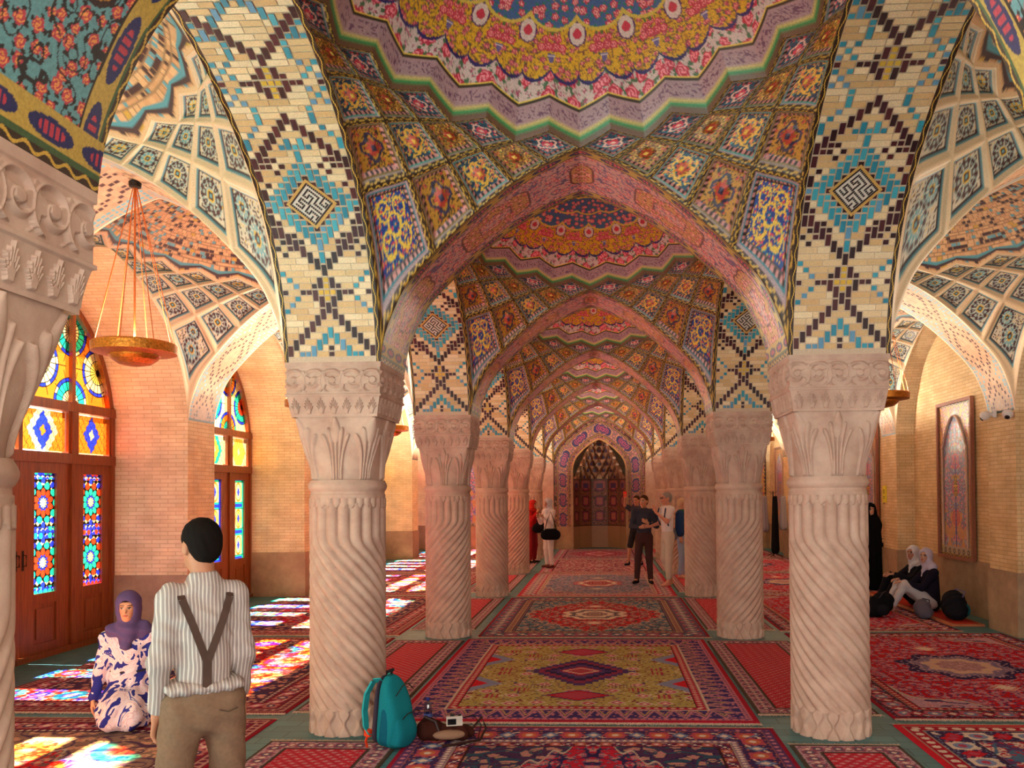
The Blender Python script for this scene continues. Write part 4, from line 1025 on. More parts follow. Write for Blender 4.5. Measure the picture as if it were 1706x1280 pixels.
carpet('carpet',-1.46,1.46,3.92,7.75,[(.04,b_solid(DRED)),(.26,b_vine(cm('#5a4a68'),(cm('#9a4a60'),CREAM,cm('#8a7a90'),cm('#4a6a7a')),.3)),(.10,b_guard(cm('#a08a78'),cm('#7a3040'),.09)),(.04,b_solid(cm('#6a5a70')))],
  F_med(cm('#c01c28'),cm('#58788a'),[CREAM,cm('#5a5060'),CREAM,cm('#8a6a70')],(cm('#b8a090'),cm('#c88a80'),cm('#50404a'),cm('#2c3a5a')),1.02,1.5),'red central carpet with a cream medallion and blue-grey corners',.012,.012)
carpet('carpet',-1.40,1.42,7.95,12.1,[(.05,b_solid(cm('#b02c40'))),(.28,b_vine(cm('#b04a60'),(cm('#d0a0a0'),CREAM,cm('#8a4a68'),cm('#7a7a98')),.28)),(.08,b_guard(CREAM*.7,cm('#9a4060'),.08))],
  F_med(cm('#8088a0'),cm('#a06a80'),[cm('#b04050'),CREAM,cm('#a03848')],(cm('#c8b0b0'),cm('#b08aa0'),cm('#58607a'),cm('#6a5a78')),1.05,1.75,True),'central carpet with a large pale blue-grey oval',.016,.012)
carpet('carpet',-1.36,1.40,12.25,15.9,[(.3,b_vine(cm('#983850'),(PINK,CREAM,cm('#7a3a58'),GREYB),.3))],field_floral(cm('#a85068'),(cm('#c89aa0'),CREAM,cm('#7a3a50'),cm('#6a5a78')),.14,3),'faded rose carpet before the last central one',.02,.012)
carpet('carpet',-1.3,1.3,16.05,20.0,[(.3,b_vine(cm('#8a5068'),(PINK,CREAM,cm('#7a3a58'),GREYB),.3))],F_med(cm('#a82048'),cm('#90687a'),[PINK,cm('#c890a0'),cm('#a03050')],(cm('#c8a0a0'),cm('#b87088'),cm('#5a3048'),cm('#6a4a68')),.95,1.4),'last central carpet in front of the prayer niche',.02,.012)
RB=[(.03,b_solid(cm('#4a4038'))),(.14,b_vine(cm('#b08a94'),(cm('#8a4a60'),CREAM,cm('#5a5068'),cm('#a06070')),.14)),(.02,b_solid(cm('#4a4038')))]
WHERE=['first','second','third','fourth','fifth']
for r in range(-1,5):
    y0,y1=r*S+.40,(r+1)*S-.42
    for sd,xa,xb in ((-1,-2.44,-1.572),(1,1.378 if r==0 else 1.482,2.36)):
        if r==-1: xa,xb=((-2.30,-1.34) if sd<0 else (1.45,2.22))
        if r==-1: lab='narrow red lattice runner at the bottom edge, %s'%('left of the violet flowered carpet' if sd<0 else 'right of the violet flowered carpet')
        else: lab='narrow red lattice runner in the %s gap of the %s column row'%(WHERE[r],'west' if sd<0 else 'east')
        carpet('runner_carpet',xa,xb,y0-(0 if r else .0),y1+.02,RB,F_lattice,lab,.0085 if r<1 else .016,.009,cat='runner carpet',group='red lattice runners between the columns',rip=.002)
LB=[(.03,b_solid(DRED)),(.10,b_guard(cm('#b08078'),cm('#6a2038'),.07)),(.20,b_vine(cm('#7a1830'),(cm('#b06a68'),CREAM,cm('#4a3058'),PINK),.28)),(.06,b_guard(cm('#5a3048'),CREAM,.06))]
LF=F_med(cm('#c4101c'),cm('#4a2848'),[NAVY,CREAM,cm('#a86068')],(cm('#c89a80'),cm('#c06a78'),cm('#5a2038'),cm('#34345c')),1.0,1.45)
LLAB=['carpet in the west aisle whose red field catches the nearest coloured light','red west aisle carpet between the seated woman and the second column','west aisle carpet lying before the second stained glass door','west aisle carpet past the second column','dim west aisle carpet near the far end','last west aisle carpet']
for i,(y0,y1) in enumerate(((-4.1,.16),(.34,3.86),(4.05,8.0),(8.15,12.1),(12.3,16.1),(16.3,20.0))):
    carpet('carpet',-5.42,-2.48,y0,y1,LB,LF if i!=0 else F_med(cm('#c4101c'),cm('#8a6a60'),[NAVY,CREAM],(cm('#c8a080'),cm('#b87068'),cm('#6a4a48'),cm('#4a3050')),.95,1.5),LLAB[i],.0105 if i<2 else .02,.012,group='aisle carpets')
EF=F_med(cm('#bd1020'),cm('#b890a0'),[NAVY,cm('#7a6a88'),cm('#c8a890'),cm('#a07a80')],(cm('#c8a0a8'),cm('#c05a68'),cm('#a87888'),cm('#3a3060')),1.25,1.7,True)
EB=[(.03,b_solid(DRED)),(.22,b_vine(cm('#4a1c30'),(cm('#b05a68'),CREAM,cm('#6a7a9a'),cm('#a03048')),.28)),(.07,b_guard(cm('#a01830'),cm('#c8a090'),.07))]
ELAB=['east aisle carpet at the bottom edge with white and violet flowers','bright red east aisle carpet with a dark blue oval ring','crimson east aisle carpet in front of the seated women','east aisle carpet past the second east column','east aisle carpet near the coat stand','last east aisle carpet']
for i,(y0,y1) in enumerate(((-4.1,.12),(.28,4.22),(4.40,8.2),(8.3,12.1),(12.3,16.1),(16.3,20.0))):
    carpet('carpet',2.42 if i else 2.35,5.12 if i!=2 else 4.72,y0,y1,EB if i else [(.05,b_solid(RED)),(.12,b_guard(cm('#a01830'),CREAM,.1)),(.26,b_vine(cm('#3a2a50'),(CREAM,cm('#b04058'),cm('#7a8ab0'),RED),.35))],EF if i else field_floral(cm('#5a3a68'),(CREAM,cm('#b04858'),cm('#4a6a88'),cm('#b01c34')),.16,4),ELAB[i],.011 if i<2 else .018,.012,group='aisle carpets')
# ribbed red mat along the east wall
def F_rib(C,m,x,y,w_,l_): 
    u=(y/.11)%1; put(C,m,cm('#b8382c')); put(C,m&(u<.3),cm('#7a1f20'))
carpet('floor_mat',4.74,5.18,4.78,8.35,[(.06,b_solid(cm('#a8684c')))],F_rib,'ribbed red mat under the seated women along the east wall',.012,.03,cat='mat',group=None,fringe=False)

# ================================================ hanging lamps
def make_lamp():
    e=empty('hanging_lamp')
    b=MB(); b.lathe([(.0,-.10),(.05,-.105),(.12,-.09),(.17,-.055),(.19,-.03),(.19,-.02),(.30,-.005),(.315,0),(.318,.07),(.312,.075),(.308,.07),(.305,.01),(.0,.01)],48); b.build('brass_bowl',M['brass'],e,smooth=False)
    b=MB(); b.tube([(.30*math.cos(t*PI/24),.30*math.sin(t*PI/24),.075) for t in range(49)],.008,6,cap=False); b.build('rim',M['brass'],e)
    b=MB(); top=1.42
    for k in range(8):
        a=k*PI/4+.2; b.tube([(.31*math.cos(a),.31*math.sin(a),.07),(.012*math.cos(a),.012*math.sin(a),top-.05)],.0035,5)
    b.tube([(0,0,.02),(0,0,top)],.008,6); b.build('suspension_cords',M['rope'],e)
    b=MB(); b.lathe([(0,top-.07),(.045,top-.06),(.05,top-.02),(.02,top-.0),(0,top+.02)],16); b.build('ceiling_hook',M['iron'],e)
    l=bpy.data.lights.new('added_bulb','POINT'); l.energy=LAMPW; l.color=(1,.86,.68); l.shadow_soft_size=.05  # lit source added in the bowl to brighten vaults and far hall
    o=bpy.data.objects.new('added_bulb',l); COL.objects.link(o); o.parent=e; o.location=(0,0,.09)
    return e
lp=make_lamp(); first=True
NTH=['nearest','second','third','fourth','last']
for r in range(0,5):
    for sd in (-1,1):
        e=lp if first else copy_tree(lp); first=False
        for c in kids(e):
            if c.type=='LIGHT': c.data=c.data.copy(); c.data.energy=LAMPW*(.5,.85,1.9,3.2,4.0)[r]*(.7 if sd>0 else 1)  # added fill grows stronger towards the far end
        e.location=(sd*AISLE+(.0 if r else .05),r*S+.14,2.97)
        tag(e,'brass bowl lamp on orange cords hanging in the %s aisle, %s from the camera'%('west' if sd<0 else 'east',NTH[r]),'lamp','brass hanging lamps')
for sd in (-1,1):
    b=MB(); x,y,z=sd*1.85,-.5*S-.15,4.55
    b.tube([(x,y,z+.06),(x,y,z-.04)],.012,8); b.tube([(x+.035*math.cos(t*PI/8),y,z-.075+.035*math.sin(t*PI/8)) for t in range(17)],.006,6,cap=False)
    tag(b.build('ceiling_ring',M['iron'],None,smooth=True),'iron ring set in the brick arch crown %s'%('above the backpack column' if sd<0 else 'above the big east column'),'ring','iron ceiling rings')
# ================================================ security cameras, sign
def make_cctv():
    e=empty('security_camera'); b=MB(); b.box(-.03,.012,-.045,.045,-.04,.05); b.tube([(-.02,0,0),(-.07,0,-.005)],.02,12); b.build('wall_bracket',M['white_plastic'],e)
    b=MB(); b.lathe([(0,.055),(.04,.052),(.062,.03),(.065,0),(.06,-.02),(.045,-.045),(.02,-.06),(0,-.062)],24); o=b.build('housing',M['white_plastic'],e,smooth=True); o.location=(-.12,0,-.01)
    b=MB(); b.lathe([(0,0),(.028,0),(.03,.012),(.022,.02),(0,.024)],16); o=b.build('lens',M['lens'],e,smooth=True); o.location=(-.155,0,-.045); o.rotation_euler=(0,-2.2,0)
    return e
c1=make_cctv(); c1.location=(XW-.01,4.42,2.78); c1.rotation_euler=(0,0,-.5); tag(c1,'white dome security camera on the brick pier, lens turned away down the aisle','security camera','security cameras on the east pier')
c2=copy_tree(c1); c2.location=(XW-.01,4.06,2.75); c2.rotation_euler=(0,0,.95); tag(c2,'white dome security camera at the pier corner with its dark lens facing the room','security camera','security cameras on the east pier')
c3=copy_tree(c1); c3.location=(XW-.01,12.6,2.75); tag(c3,'small far security camera past the second east column','security camera','security cameras on the east pier')
e=empty('wall_sign',(XW-.012,8.62,1.60)); tag(e,'small yellow enamel sign on the east brick pier','sign')
b=MB(); b.box(-.008,.012,-.085,.085,0,.30); b.build('plate',M['yellow'],e)
b=MB(); b.tube([(-.01,.035*math.cos(t*PI/8),.20+.035*math.sin(t*PI/8)) for t in range(17)],.004,4,cap=False); b.box(-.012,-.008,-.05,.05,.10,.11); b.box(-.012,-.008,-.035,.035,.07,.08); b.box(-.012,-.008,-.02,.02,-.02,.0); b.build('printed_marks',M['iron'],e)

# ================================================ smooth bodies from blended limbs
def _d(P,pr):
    t=pr[0]
    if t=='c':
        a,b,ra,rb=np.array(pr[1]),np.array(pr[2]),pr[3],pr[4]; fl=pr[5] if len(pr)>5 else None
        A=P-a; ab=b-a
        if fl is not None: A=A/fl; ab=ab/fl
        h=np.clip((A@ab)/max(ab@ab,1e-9),0,1); return np.linalg.norm(A-h[...,None]*ab,axis=-1)-(ra+(rb-ra)*h)
    c,r=np.array(pr[1]),np.array(pr[2]); A=P-c
    if len(pr)>3 and pr[3] is not None: A=A@np.array(Euler(pr[3]).to_matrix())
    k=np.linalg.norm(A/r,axis=-1); return (k-1)*min(r) if t=='e' else k
def _bb(pr):
    if isinstance(pr[-1],dict): pr=pr[:-1]
    if pr[0]=='c':
        a,b=np.array(pr[1]),np.array(pr[2]); r=max(pr[3],pr[4])*(max(pr[5]) if len(pr)>5 else 1); return np.minimum(a,b)-r,np.maximum(a,b)+r
    c,r=np.array(pr[1]),max(pr[2]); return c-r,c+r
def sdf_mesh(name,prims,res,k,mt,parent,color,cuts=(),extra=None,clip=None,late=()):
    allp=list(prims)+list(late); lo=np.min([_bb(p)[0] for p in allp],0)-2*res-.02; hi=np.max([_bb(p)[1] for p in allp],0)+2*res+.02
    n=np.ceil((hi-lo)/res).astype(int)+1
    D=np.full(tuple(n),.5,np.float32); ax=[lo[i]+np.arange(n[i])*res for i in range(3)]
    def win(pr,pad):
        a,b=_bb(pr); i0=np.maximum(((a-pad-lo)/res).astype(int),0); i1=np.minimum(((b+pad-lo)/res).astype(int)+2,n); return i0,i1
    def pts(i0,i1): return np.stack(np.meshgrid(ax[0][i0[0]:i1[0]],ax[1][i0[1]:i1[1]],ax[2][i0[2]:i1[2]],indexing='ij'),-1)
    def blend(pr,wob=False):
        kk=pr[-1]['k'] if isinstance(pr[-1],dict) else k; q=pr[:-1] if isinstance(pr[-1],dict) else pr
        i0,i1=win(q,kk+2*res); sl=tuple(slice(a,b) for a,b in zip(i0,i1)); G=pts(i0,i1); d=_d(G,q); o=D[sl]
        if wob and extra is not None: d=d+extra(G)
        h=np.clip(.5+.5*(o-d)/kk,0,1); D[sl]=o*(1-h)+d*h-kk*h*(1-h)
    for pr in prims: blend(pr)
    for pr in cuts:
        i0,i1=win(pr,.02); sl=tuple(slice(a,b) for a,b in zip(i0,i1)); d=_d(pts(i0,i1),pr); D[sl]=np.maximum(D[sl],-d)
    if clip is not None or extra is not None:
        G=np.stack(np.meshgrid(*ax,indexing='ij'),-1)
        if extra is not None: D=D+extra(G)
        if clip is not None: D=np.maximum(D,clip(G))
    for pr in late: blend(pr,True)
    s_=D<0; c=np.zeros(tuple(n-1)+(3,)); cnt=np.zeros(tuple(n-1)); 
    m=tuple(n-1)
    def sub(A,o): return A[o[0]:o[0]+m[0],o[1]:o[1]+m[1],o[2]:o[2]+m[2]]
    for a_ in range(3):
        for u in (0,1):
            for v in (0,1):
                o=[0,0,0]; oth=[i for i in range(3) if i!=a_]; o[oth[0]]=u; o[oth[1]]=v; o2=list(o); o2[a_]=1
                d0,d1=sub(D,o),sub(D,o2); cr=(d0<0)!=(d1<0); t=np.where(cr,d0/np.where(cr,d0-d1,1),0)
                cnt+=cr; 
                for i in range(3): c[...,i]+=cr*(o[i] if i!=a_ else t)
    act=cnt>0; idx=-np.ones(m,int); idx[act]=np.arange(act.sum()); I=np.argwhere(act)
    V=lo+(I+c[act]/cnt[act][:,None])*res
    Fs=[]
    for a_ in range(3):
        oth=[i for i in range(3) if i!=a_]
        sl0=[slice(1,m[i]) for i in range(3)]; sl0[a_]=slice(0,m[a_])
        o=[1,1,1]; o[a_]=0
        A=s_[tuple(slice(o[i],m[i]) for i in range(3))]; o2=[slice(o[i],m[i]) for i in range(3)]; o2[a_]=slice(1,m[a_]+1); B=s_[tuple(o2)]
        def cell(du,dv):
            q=[None]*3; q[a_]=slice(0,m[a_]); q[oth[0]]=slice(1-du,m[oth[0]]-du); q[oth[1]]=slice(1-dv,m[oth[1]]-dv); return idx[tuple(q)]
        q=np.stack([cell(0,0),cell(1,0),cell(1,1),cell(0,1)],-1)
        f=A&~B; g=B&~A
        if a_==1: f,g=g,f
        Fs.append(q[f]); Fs.append(q[g][:,::-1])
    Fa=np.concatenate(Fs); Fa=Fa[(Fa>=0).all(1)]
    # relax once
    for _ in range(1):
        W=np.zeros(len(V)); Q=np.zeros_like(V)
        for i in range(4): np.add.at(Q,Fa[:,i],V[Fa].mean(1)); np.add.at(W,Fa[:,i],1)
        V=V*.5+.5*Q/np.maximum(W,1)[:,None]
    C=color(V) if callable(color) else np.tile(color,(len(V),1))
    return mk(name,V,Fa,mt,parent,vcol=C)
def vadd(a,b,t=1.): return tuple(np.array(a)+np.array(b)*t)
def hand(wr,dr,side,palm,size=1.,curl=.5,spread=1.):
    """wrist point, finger direction, direction towards the thumb, palm normal"""
    d=np.array(dr,float); d/=np.linalg.norm(d); s_=np.array(side,float); s_-=d*(s_@d); s_/=np.linalg.norm(s_); p=np.array(palm,float); p-=d*(p@d)+s_*(p@s_); p/=np.linalg.norm(p)
    w_=np.array(wr); z=size; L=[]
    for o in (-.026,-.009,.009,.026): L.append(('c',w_+s_*o*.6*z,w_+d*.075*z+s_*o*z,.013*z,.011*z,{'k':.012}))
    for o,ln in ((.029,.070),(.010,.078),(-.009,.072),(-.027,.056)):
        a=w_+d*.078*z+s_*o*z; b=a+(d*math.cos(curl*.7)+p*math.sin(curl*.7)+s_*o*3*spread*.3)*ln*.52*z; c=b+(d*math.cos(curl*1.7)+p*math.sin(curl*1.7))*ln*.5*z
        L+= [('c',a,b,.0095*z,.0085*z,{'k':.004}),('c',b,c,.0085*z,.007*z,{'k':.004})]
    a=w_+s_*.022*z+d*.02*z; b=a+(s_*.7+d*.75+p*.3)*.038*z; c=b+(d*.95+p*.4+s_*.1)*.032*z
    L+= [('c',a,b,.013*z,.010*z,{'k':.01}),('c',b,c,.0098*z,.008*z,{'k':.004})]
    return L
def rotz(v,a): c,s_=math.cos(a),math.sin(a); return (v[0]*c-v[1]*s_,v[0]*s_+v[1]*c,v[2])
def head_prims(c,yaw,sz=1.,pitch=0.):
    c=np.array(c)
    def q(x,y,z):
        y,z=y*math.cos(pitch)-z*math.sin(pitch),y*math.sin(pitch)+z*math.cos(pitch)
        return tuple(c+np.array(rotz((x*sz,y*sz,z*sz),yaw)))
    e=lambda x,y,z,r: ('e',q(x,y,z),tuple(np.array(r)*sz),(pitch,0,yaw))
    return [e(0,-.012,.03,(.074,.092,.085)),e(0,.022,-.02,(.060,.068,.092)),e(0,.045,-.085,(.034,.032,.028)),
            ('c',q(0,.088,.012),q(0,.106,-.022),.008*sz,.012*sz,{'k':.010}),e(0,.085,-.055,(.024,.012,.010)),
            e(-.077,-.008,-.008,(.010,.022,.032))+({'k':.006},),e(.077,-.008,-.008,(.010,.022,.032))+({'k':.006},),
            ('c',q(-.035,.078,.035),q(.035,.078,.035),.012*sz,.012*sz)],q
def face_col(q,skin,hairc=None,sz=1.,lips='#a8483c'):
    S_=hx(skin)
    def f(V):
        C=np.tile(S_,(len(V),1))
        def sp(x,y,z,r,col,a=1.):
            d=np.linalg.norm((V-np.array(q(x,y,z)))/ (np.array(r)*sz),axis=1); m=d<1; C[m]=C[m]*(1-a)+col*a
        for s_ in (-1,1):
            sp(s_*.046,.06,-.035,(.028,.03,.025),hx('#c8705c'),.35)
            sp(s_*.030,.086,.008,(.017,.022,.0075),hx('#e8dcd2')); sp(s_*.030,.09,.008,(.0085,.03,.0085),hx('#1c100c')); sp(s_*.030,.088,.0165,(.019,.022,.0035),hx('#22140f')); sp(s_*.031,.086,.032,(.021,.024,.005),hx('#2a1a14'))
        sp(0,.09,-.052,(.022,.03,.0075),hx(lips)); return C
    return f
def V3(*a): return np.array(a,float)
def standing(name,loc,rz,h,label,skin,top,bottom,hair,cfg):
    """cfg: joint overrides plus style switches; built at 1.75 m and scaled"""
    k=h/1.75; e=empty(name,loc,rz); tag(e,label,'person'); res=cfg.get('res',.012)
    J=dict(pelvis=V3(0,0,.95),chest=V3(0,0,1.27),neck=V3(0,-.01,1.46),head=V3(0,.02,1.625),shL=V3(-.18,0,1.42),shR=V3(.18,0,1.42),elL=V3(-.235,-.02,1.14),elR=V3(.235,-.02,1.14),
      wrL=V3(-.25,.04,.90),wrR=V3(.25,.04,.90),hipL=V3(-.085,0,.92),hipR=V3(.085,0,.92),knL=V3(-.10,.02,.50),knR=V3(.10,.02,.50),anL=V3(-.10,-.02,.085),anR=V3(.10,-.02,.085),yaw=0.,pitch=0.)
    J.update({a:b for a,b in cfg.items() if a in J})
    J={a:(b*k if isinstance(b,np.ndarray) else b) for a,b in J.items()}
    hp,q=head_prims(J['head'],J['yaw'],k,J['pitch'])
    B=list(hp); B+= [('c',J['neck'],J['head']+V3(0,-.02,-.03)*k,.052*k,.05*k),('c',J['chest'],J['neck'],.10*k,.055*k,(1.1*cfg.get('slim',1.),.72,1)),('c',J['pelvis'],J['chest'],.10*k,.10*k,(1.1*cfg.get('slim',1.),.72,1)),
        ('c',J['shL'],J['shR'],.05*k,.05*k)]
    for s_ in 'LR':
        B+= [('c',J['sh'+s_],J['el'+s_],.045*k,.036*k),('c',J['el'+s_],J['wr'+s_],.037*k,.024*k),('c',J['hip'+s_],J['kn'+s_],.075*k,.05*k),('c',J['kn'+s_],J['an'+s_],.05*k,.034*k)]
        a=J['an'+s_]; fd=V3(*rotz((0,1,0),cfg.get('foot'+s_,0))); 
        B+= [('c',a+V3(0,0,-.045)*k-fd*.03*k,a+fd*.14*k+V3(0,0,-.062)*k,.030*k,.024*k,(1,1,.9)),('c',a+fd*.02*k,a+fd*.10*k+V3(0,0,-.05)*k,.03*k,.022*k)]
        hd=cfg.get('hand'+s_,((0,.15,-1),(0,1,.1),(1 if s_=='L' else -1,0,0),.5)); B+=hand(J['wr'+s_],hd[0],hd[1],hd[2],k,hd[3])
    sdf_mesh('body',B,cfg.get('bres',res),.025*k,M['skin'],e,face_col(q,skin,sz=k))
    # shoes or socks
    if cfg.get('shoe'):
        for s_ in 'LR':
            a=J['an'+s_]; fd=V3(*rotz((0,1,0),cfg.get('foot'+s_,0)))
            sdf_mesh('shoe',[('c',a+V3(0,0,-.04)*k-fd*.035*k,a+fd*.15*k+V3(0,0,-.05)*k,.040*k,.033*k),('c',a+V3(0,0,.02)*k,a+V3(0,0,-.03)*k,.042*k,.042*k)],res,.02,M['cloth'],e,hx(cfg['shoe']),clip=lambda G:(.004-G[...,2]))
    # trousers
    if bottom:
        sm=cfg.get('slim',1.); T=[('c',J['pelvis']+V3(0,0,.06)*k,J['pelvis']+V3(0,-.005,-.06)*k,.115*k,.118*k,(1.22*sm,.9,1))]
        lo=cfg.get('hem',.10)*k
        for s_ in 'LR':
            an=J['kn'+s_]+(J['an'+s_]-J['kn'+s_])*cfg.get('hemt',.93)
            T+= [('c',J['hip'+s_]+V3(0,-.01,0)*k,J['kn'+s_],.094*k,.070*k),('c',J['kn'+s_],an,.070*k,.054*k)]
        ww=cfg.get('waist',1.05)*k
        sdf_mesh('trousers',T,res,.03*k,cfg.get('bmat',M['cloth']),e,hx(bottom),extra=lambda G:.0035*k*np.sin(G[...,2]*55+G[...,0]*38+3*np.sin(G[...,1]*30))*(1 if res<.009 else .5),clip=lambda G:G[...,2]-ww)
    if top:
        slv=cfg.get('sleeve',.93); LT=[]; sm=cfg.get('slim',1.); hemz=cfg.get('shirt_hem',.93)*k
        T=[('c',V3(J['pelvis'][0],J['pelvis'][1],.98*k),J['chest'],.116*k,.128*k,(1.22*sm,.88,1)),('c',J['chest']+V3(0,-.01,.06)*k,J['neck']+V3(0,-.005,-.045)*k,.125*k,.080*k,(1.3*sm,.8,1)),('c',J['shL'],J['shR'],.063*k,.063*k),
           ('c',J['neck']+V3(0,0,-.03)*k,J['neck']+V3(0,0,.015)*k,.068*k,.064*k)]
        for s_ in 'LR':
            if slv>.5: w_=J['el'+s_]+(J['wr'+s_]-J['el'+s_])*((slv-.5)*2); LT+= [('c',J['sh'+s_],J['el'+s_],.062*k,.050*k),('c',J['el'+s_],w_,.050*k,.036*k)]
            else: w_=J['sh'+s_]+(J['el'+s_]-J['sh'+s_])*slv*2; LT+= [('c',J['sh'+s_],w_,.064*k,.064*k)]
        nk=cfg.get('collar',1.50)*k
        sdf_mesh(cfg.get('topname','shirt'),T,res,.03*k,cfg.get('tmat',M['cloth']),e,hx(top) if isinstance(top,str) else top,extra=lambda G:.004*k*np.sin(G[...,2]*42+G[...,0]*60+3*np.sin(G[...,1]*26+G[...,2]*17))*(1 if res<.009 else .5),
            clip=lambda G:np.maximum(hemz-G[...,2],np.where(np.abs(G[...,0])<.1,G[...,2]-nk,-1)),late=LT)
    if hair:
        if cfg.get('scarf'):
            H=[('e',q(0,-.015,.03),tuple(V3(.098,.118,.112)*k),(0,0,J['yaw'])),('e',q(0,-.02,-.06),tuple(V3(.095,.10,.10)*k),(0,0,J['yaw'])),('c',J['neck']+V3(-.08,.0,-.01)*k,J['neck']+V3(.08,.0,-.01)*k,.085*k,.085*k),('c',J['neck']+V3(0,.03,-.03)*k,J['neck']+V3(0,.06,-.14)*k,.085*k,.05*k)]
            sdf_mesh('headscarf',H,res,.03,M['cloth'],e,hx(hair),cuts=[('e',q(0,.13,-.012),tuple(V3(.062,.11,.088)*k),(0,0,J['yaw']))],extra=lambda G:.004*np.sin(G[...,2]*70+G[...,0]*25+G[...,1]*30))
        else:
            H=[('e',q(0,-.020,.040),tuple(V3(.081,.098,.090)*k),(0,0,J['yaw'])),('e',q(0,-.055,-.01),tuple(V3(.070,.055,.075)*k),(0,0,J['yaw']))]
            sdf_mesh('hair',H,min(res,.009),.02,M['cloth'],e,hx(hair),cuts=[('e',q(0,.135,-.045),tuple(V3(.10,.12,.10)*k),(0,0,J['yaw'])),('e',q(.085,.01,-.03),tuple(V3(.03,.035,.045)*k),(0,0,J['yaw'])),('e',q(-.085,.01,-.03),tuple(V3(.03,.035,.045)*k),(0,0,J['yaw']))],extra=lambda G:.0022*np.sin(G[...,0]*150+G[...,2]*60)*np.sin(G[...,1]*140))
    return e,J,q,k
def stripe_mat(name,c1,c2,sc):
    m,nt,b=mat(name,.85,.15); tc=N(nt,'ShaderNodeTexCoord'); sx=N(nt,'ShaderNodeSeparateXYZ'); nt.links.new(tc.outputs['Object'],sx.inputs[0])
    n=N(nt,'ShaderNodeTexNoise',Scale=4.); nt.links.new(tc.outputs['Object'],n.inputs['Vector'])
    ad=N(nt,'ShaderNodeMath',operation='MULTIPLY_ADD'); nt.links.new(n.outputs[0],ad.inputs[0]); ad.inputs[1].default_value=.03; nt.links.new(sx.outputs[0],ad.inputs[2])
    mu=N(nt,'ShaderNodeMath',operation='MULTIPLY'); nt.links.new(ad.outputs[0],mu.inputs[0]); mu.inputs[1].default_value=sc
    si=N(nt,'ShaderNodeMath',operation='SINE'); nt.links.new(mu.outputs[0],si.inputs[0])
    r=N(nt,'ShaderNodeValToRGB'); e=r.color_ramp.elements; e[0].position=.25; e[1].position=.6; e[0].color=(*hx(c1),1); e[1].color=(*hx(c2),1)
    nt.links.new(si.outputs[0],r.inputs[0]); nt.links.new(r.outputs[0],b.inputs['Base Color'])
    n2=N(nt,'ShaderNodeTexNoise',Scale=9.,Detail=3.,Distortion=.8); nt.links.new(tc.outputs['Object'],n2.inputs['Vector'])
    bp=N(nt,'ShaderNodeBump',Strength=.6,Distance=.02); nt.links.new(n2.outputs[0],bp.inputs['Height']); nt.links.new(bp.outputs[0],b.inputs['Normal']); return m
M['stripe']=stripe_mat('striped_shirt_cotton','#9a8c8a','#cbc0ba',430)
def blot_mat():
    m,nt,b=mat('blue_white_print',.8,.2); tc=N(nt,'ShaderNodeTexCoord')
    n=N(nt,'ShaderNodeTexNoise',Scale=5.5,Detail=2.5,Distortion=1.6,Roughness=.5); nt.links.new(tc.outputs['Object'],n.inputs['Vector'])
    r=N(nt,'ShaderNodeValToRGB'); r.color_ramp.interpolation='CONSTANT'; e=r.color_ramp.elements; e[0].position=0; e[0].color=(*hx('#2c2f86'),1); e[1].position=.435; e[1].color=(*hx('#e6d2da'),1)
    for p,c in ((.52,'#d8b9c4'),(.55,'#ecdce2'),(.60,'#343a94'),(.66,'#b9a9b8'),(.69,'#e6d8dc')): q=e.new(p); q.color=(*hx(c),1)
    nt.links.new(n.outputs[0],r.inputs[0]); nt.links.new(r.outputs[0],b.inputs['Base Color']); return m
M['print']=blot_mat()
M['khaki']=flat('khaki_twill','#7e6350',.9,0,.15,.1,60,.25)
# ---- man seen from behind
mx,my=-1.60,-2.80
e,J,q,k=standing('person',(mx,my,.012),.62,1.69,'man seen from behind in a striped shirt with crossed dark braces and khaki trousers','#b5795c','#c0b2ab','#8d7463','#17110f',
  dict(res=.0085,bres=.0062,slim=.80,yaw=.35,pitch=-.10,head=V3(-.01,.03,1.625),shL=V3(-.125,0,1.40),shR=V3(.125,0,1.40),elL=V3(-.178,-.03,1.13),elR=V3(.172,0,1.13),wrL=V3(-.185,.03,.88),wrR=V3(.178,.09,.90),
   knL=V3(-.13,.02,.50),knR=V3(.12,.05,.50),anL=V3(-.17,-.03,.085),anR=V3(.15,.06,.085),tmat=M['stripe'],bmat=M['khaki'],shirt_hem=.975,waist=1.03,collar=1.515,shoe='#4a3326',
   handL=((-.05,.25,-1),(.5,.9,.2),(1,-.3,0),.75),handR=((.05,.25,-1),(-.5,.9,.2),(-1,-.3,0),.75)))
b=MB()
def strap(pts,wd,th=.004,nrm=None):
    # flat band along points, with an outward normal for each point
    for i in range(len(pts)-1):
        (p,n),(p2,n2)=pts[i],pts[i+1]; p,p2,n,n2=map(Vector,(p,p2,n,n2)); d=(p2-p).normalized(); s1=d.cross(n).normalized()*wd/2; s2=d.cross(n2).normalized()*wd/2; o1=n.normalized()*th; o2=n2.normalized()*th
        b.poly([p-s1+o1,p2-s2+o2,p2+s2+o2,p+s1+o1]); b.poly([p-s1-o1,p+s1-o1,p2+s2-o2,p2-s2-o2]); b.poly([p-s1-o1,p2-s2-o2,p2-s2+o2,p-s1+o1]); b.poly([p+s1-o1,p+s1+o1,p2+s2+o2,p2+s2-o2])
def on_back(obj,x,z,fr=-1):
    """point on the back surface of a garment (local coordinates)"""
    me=obj.data; n=len(me.vertices); co=np.empty(n*3,np.float32); me.vertices.foreach_get('co',co); co=co.reshape(-1,3)
    m=(np.abs(co[:,0]-x)<.02)&(np.abs(co[:,2]-z)<.02); 
    if not m.any(): return None
    y=co[m,1].min() if fr<0 else co[m,1].max(); return y
shirt=[c for c in kids(e) if c.name.startswith('shirt')][0]; trou=[c for c in kids(e) if c.name.startswith('trousers')][0]
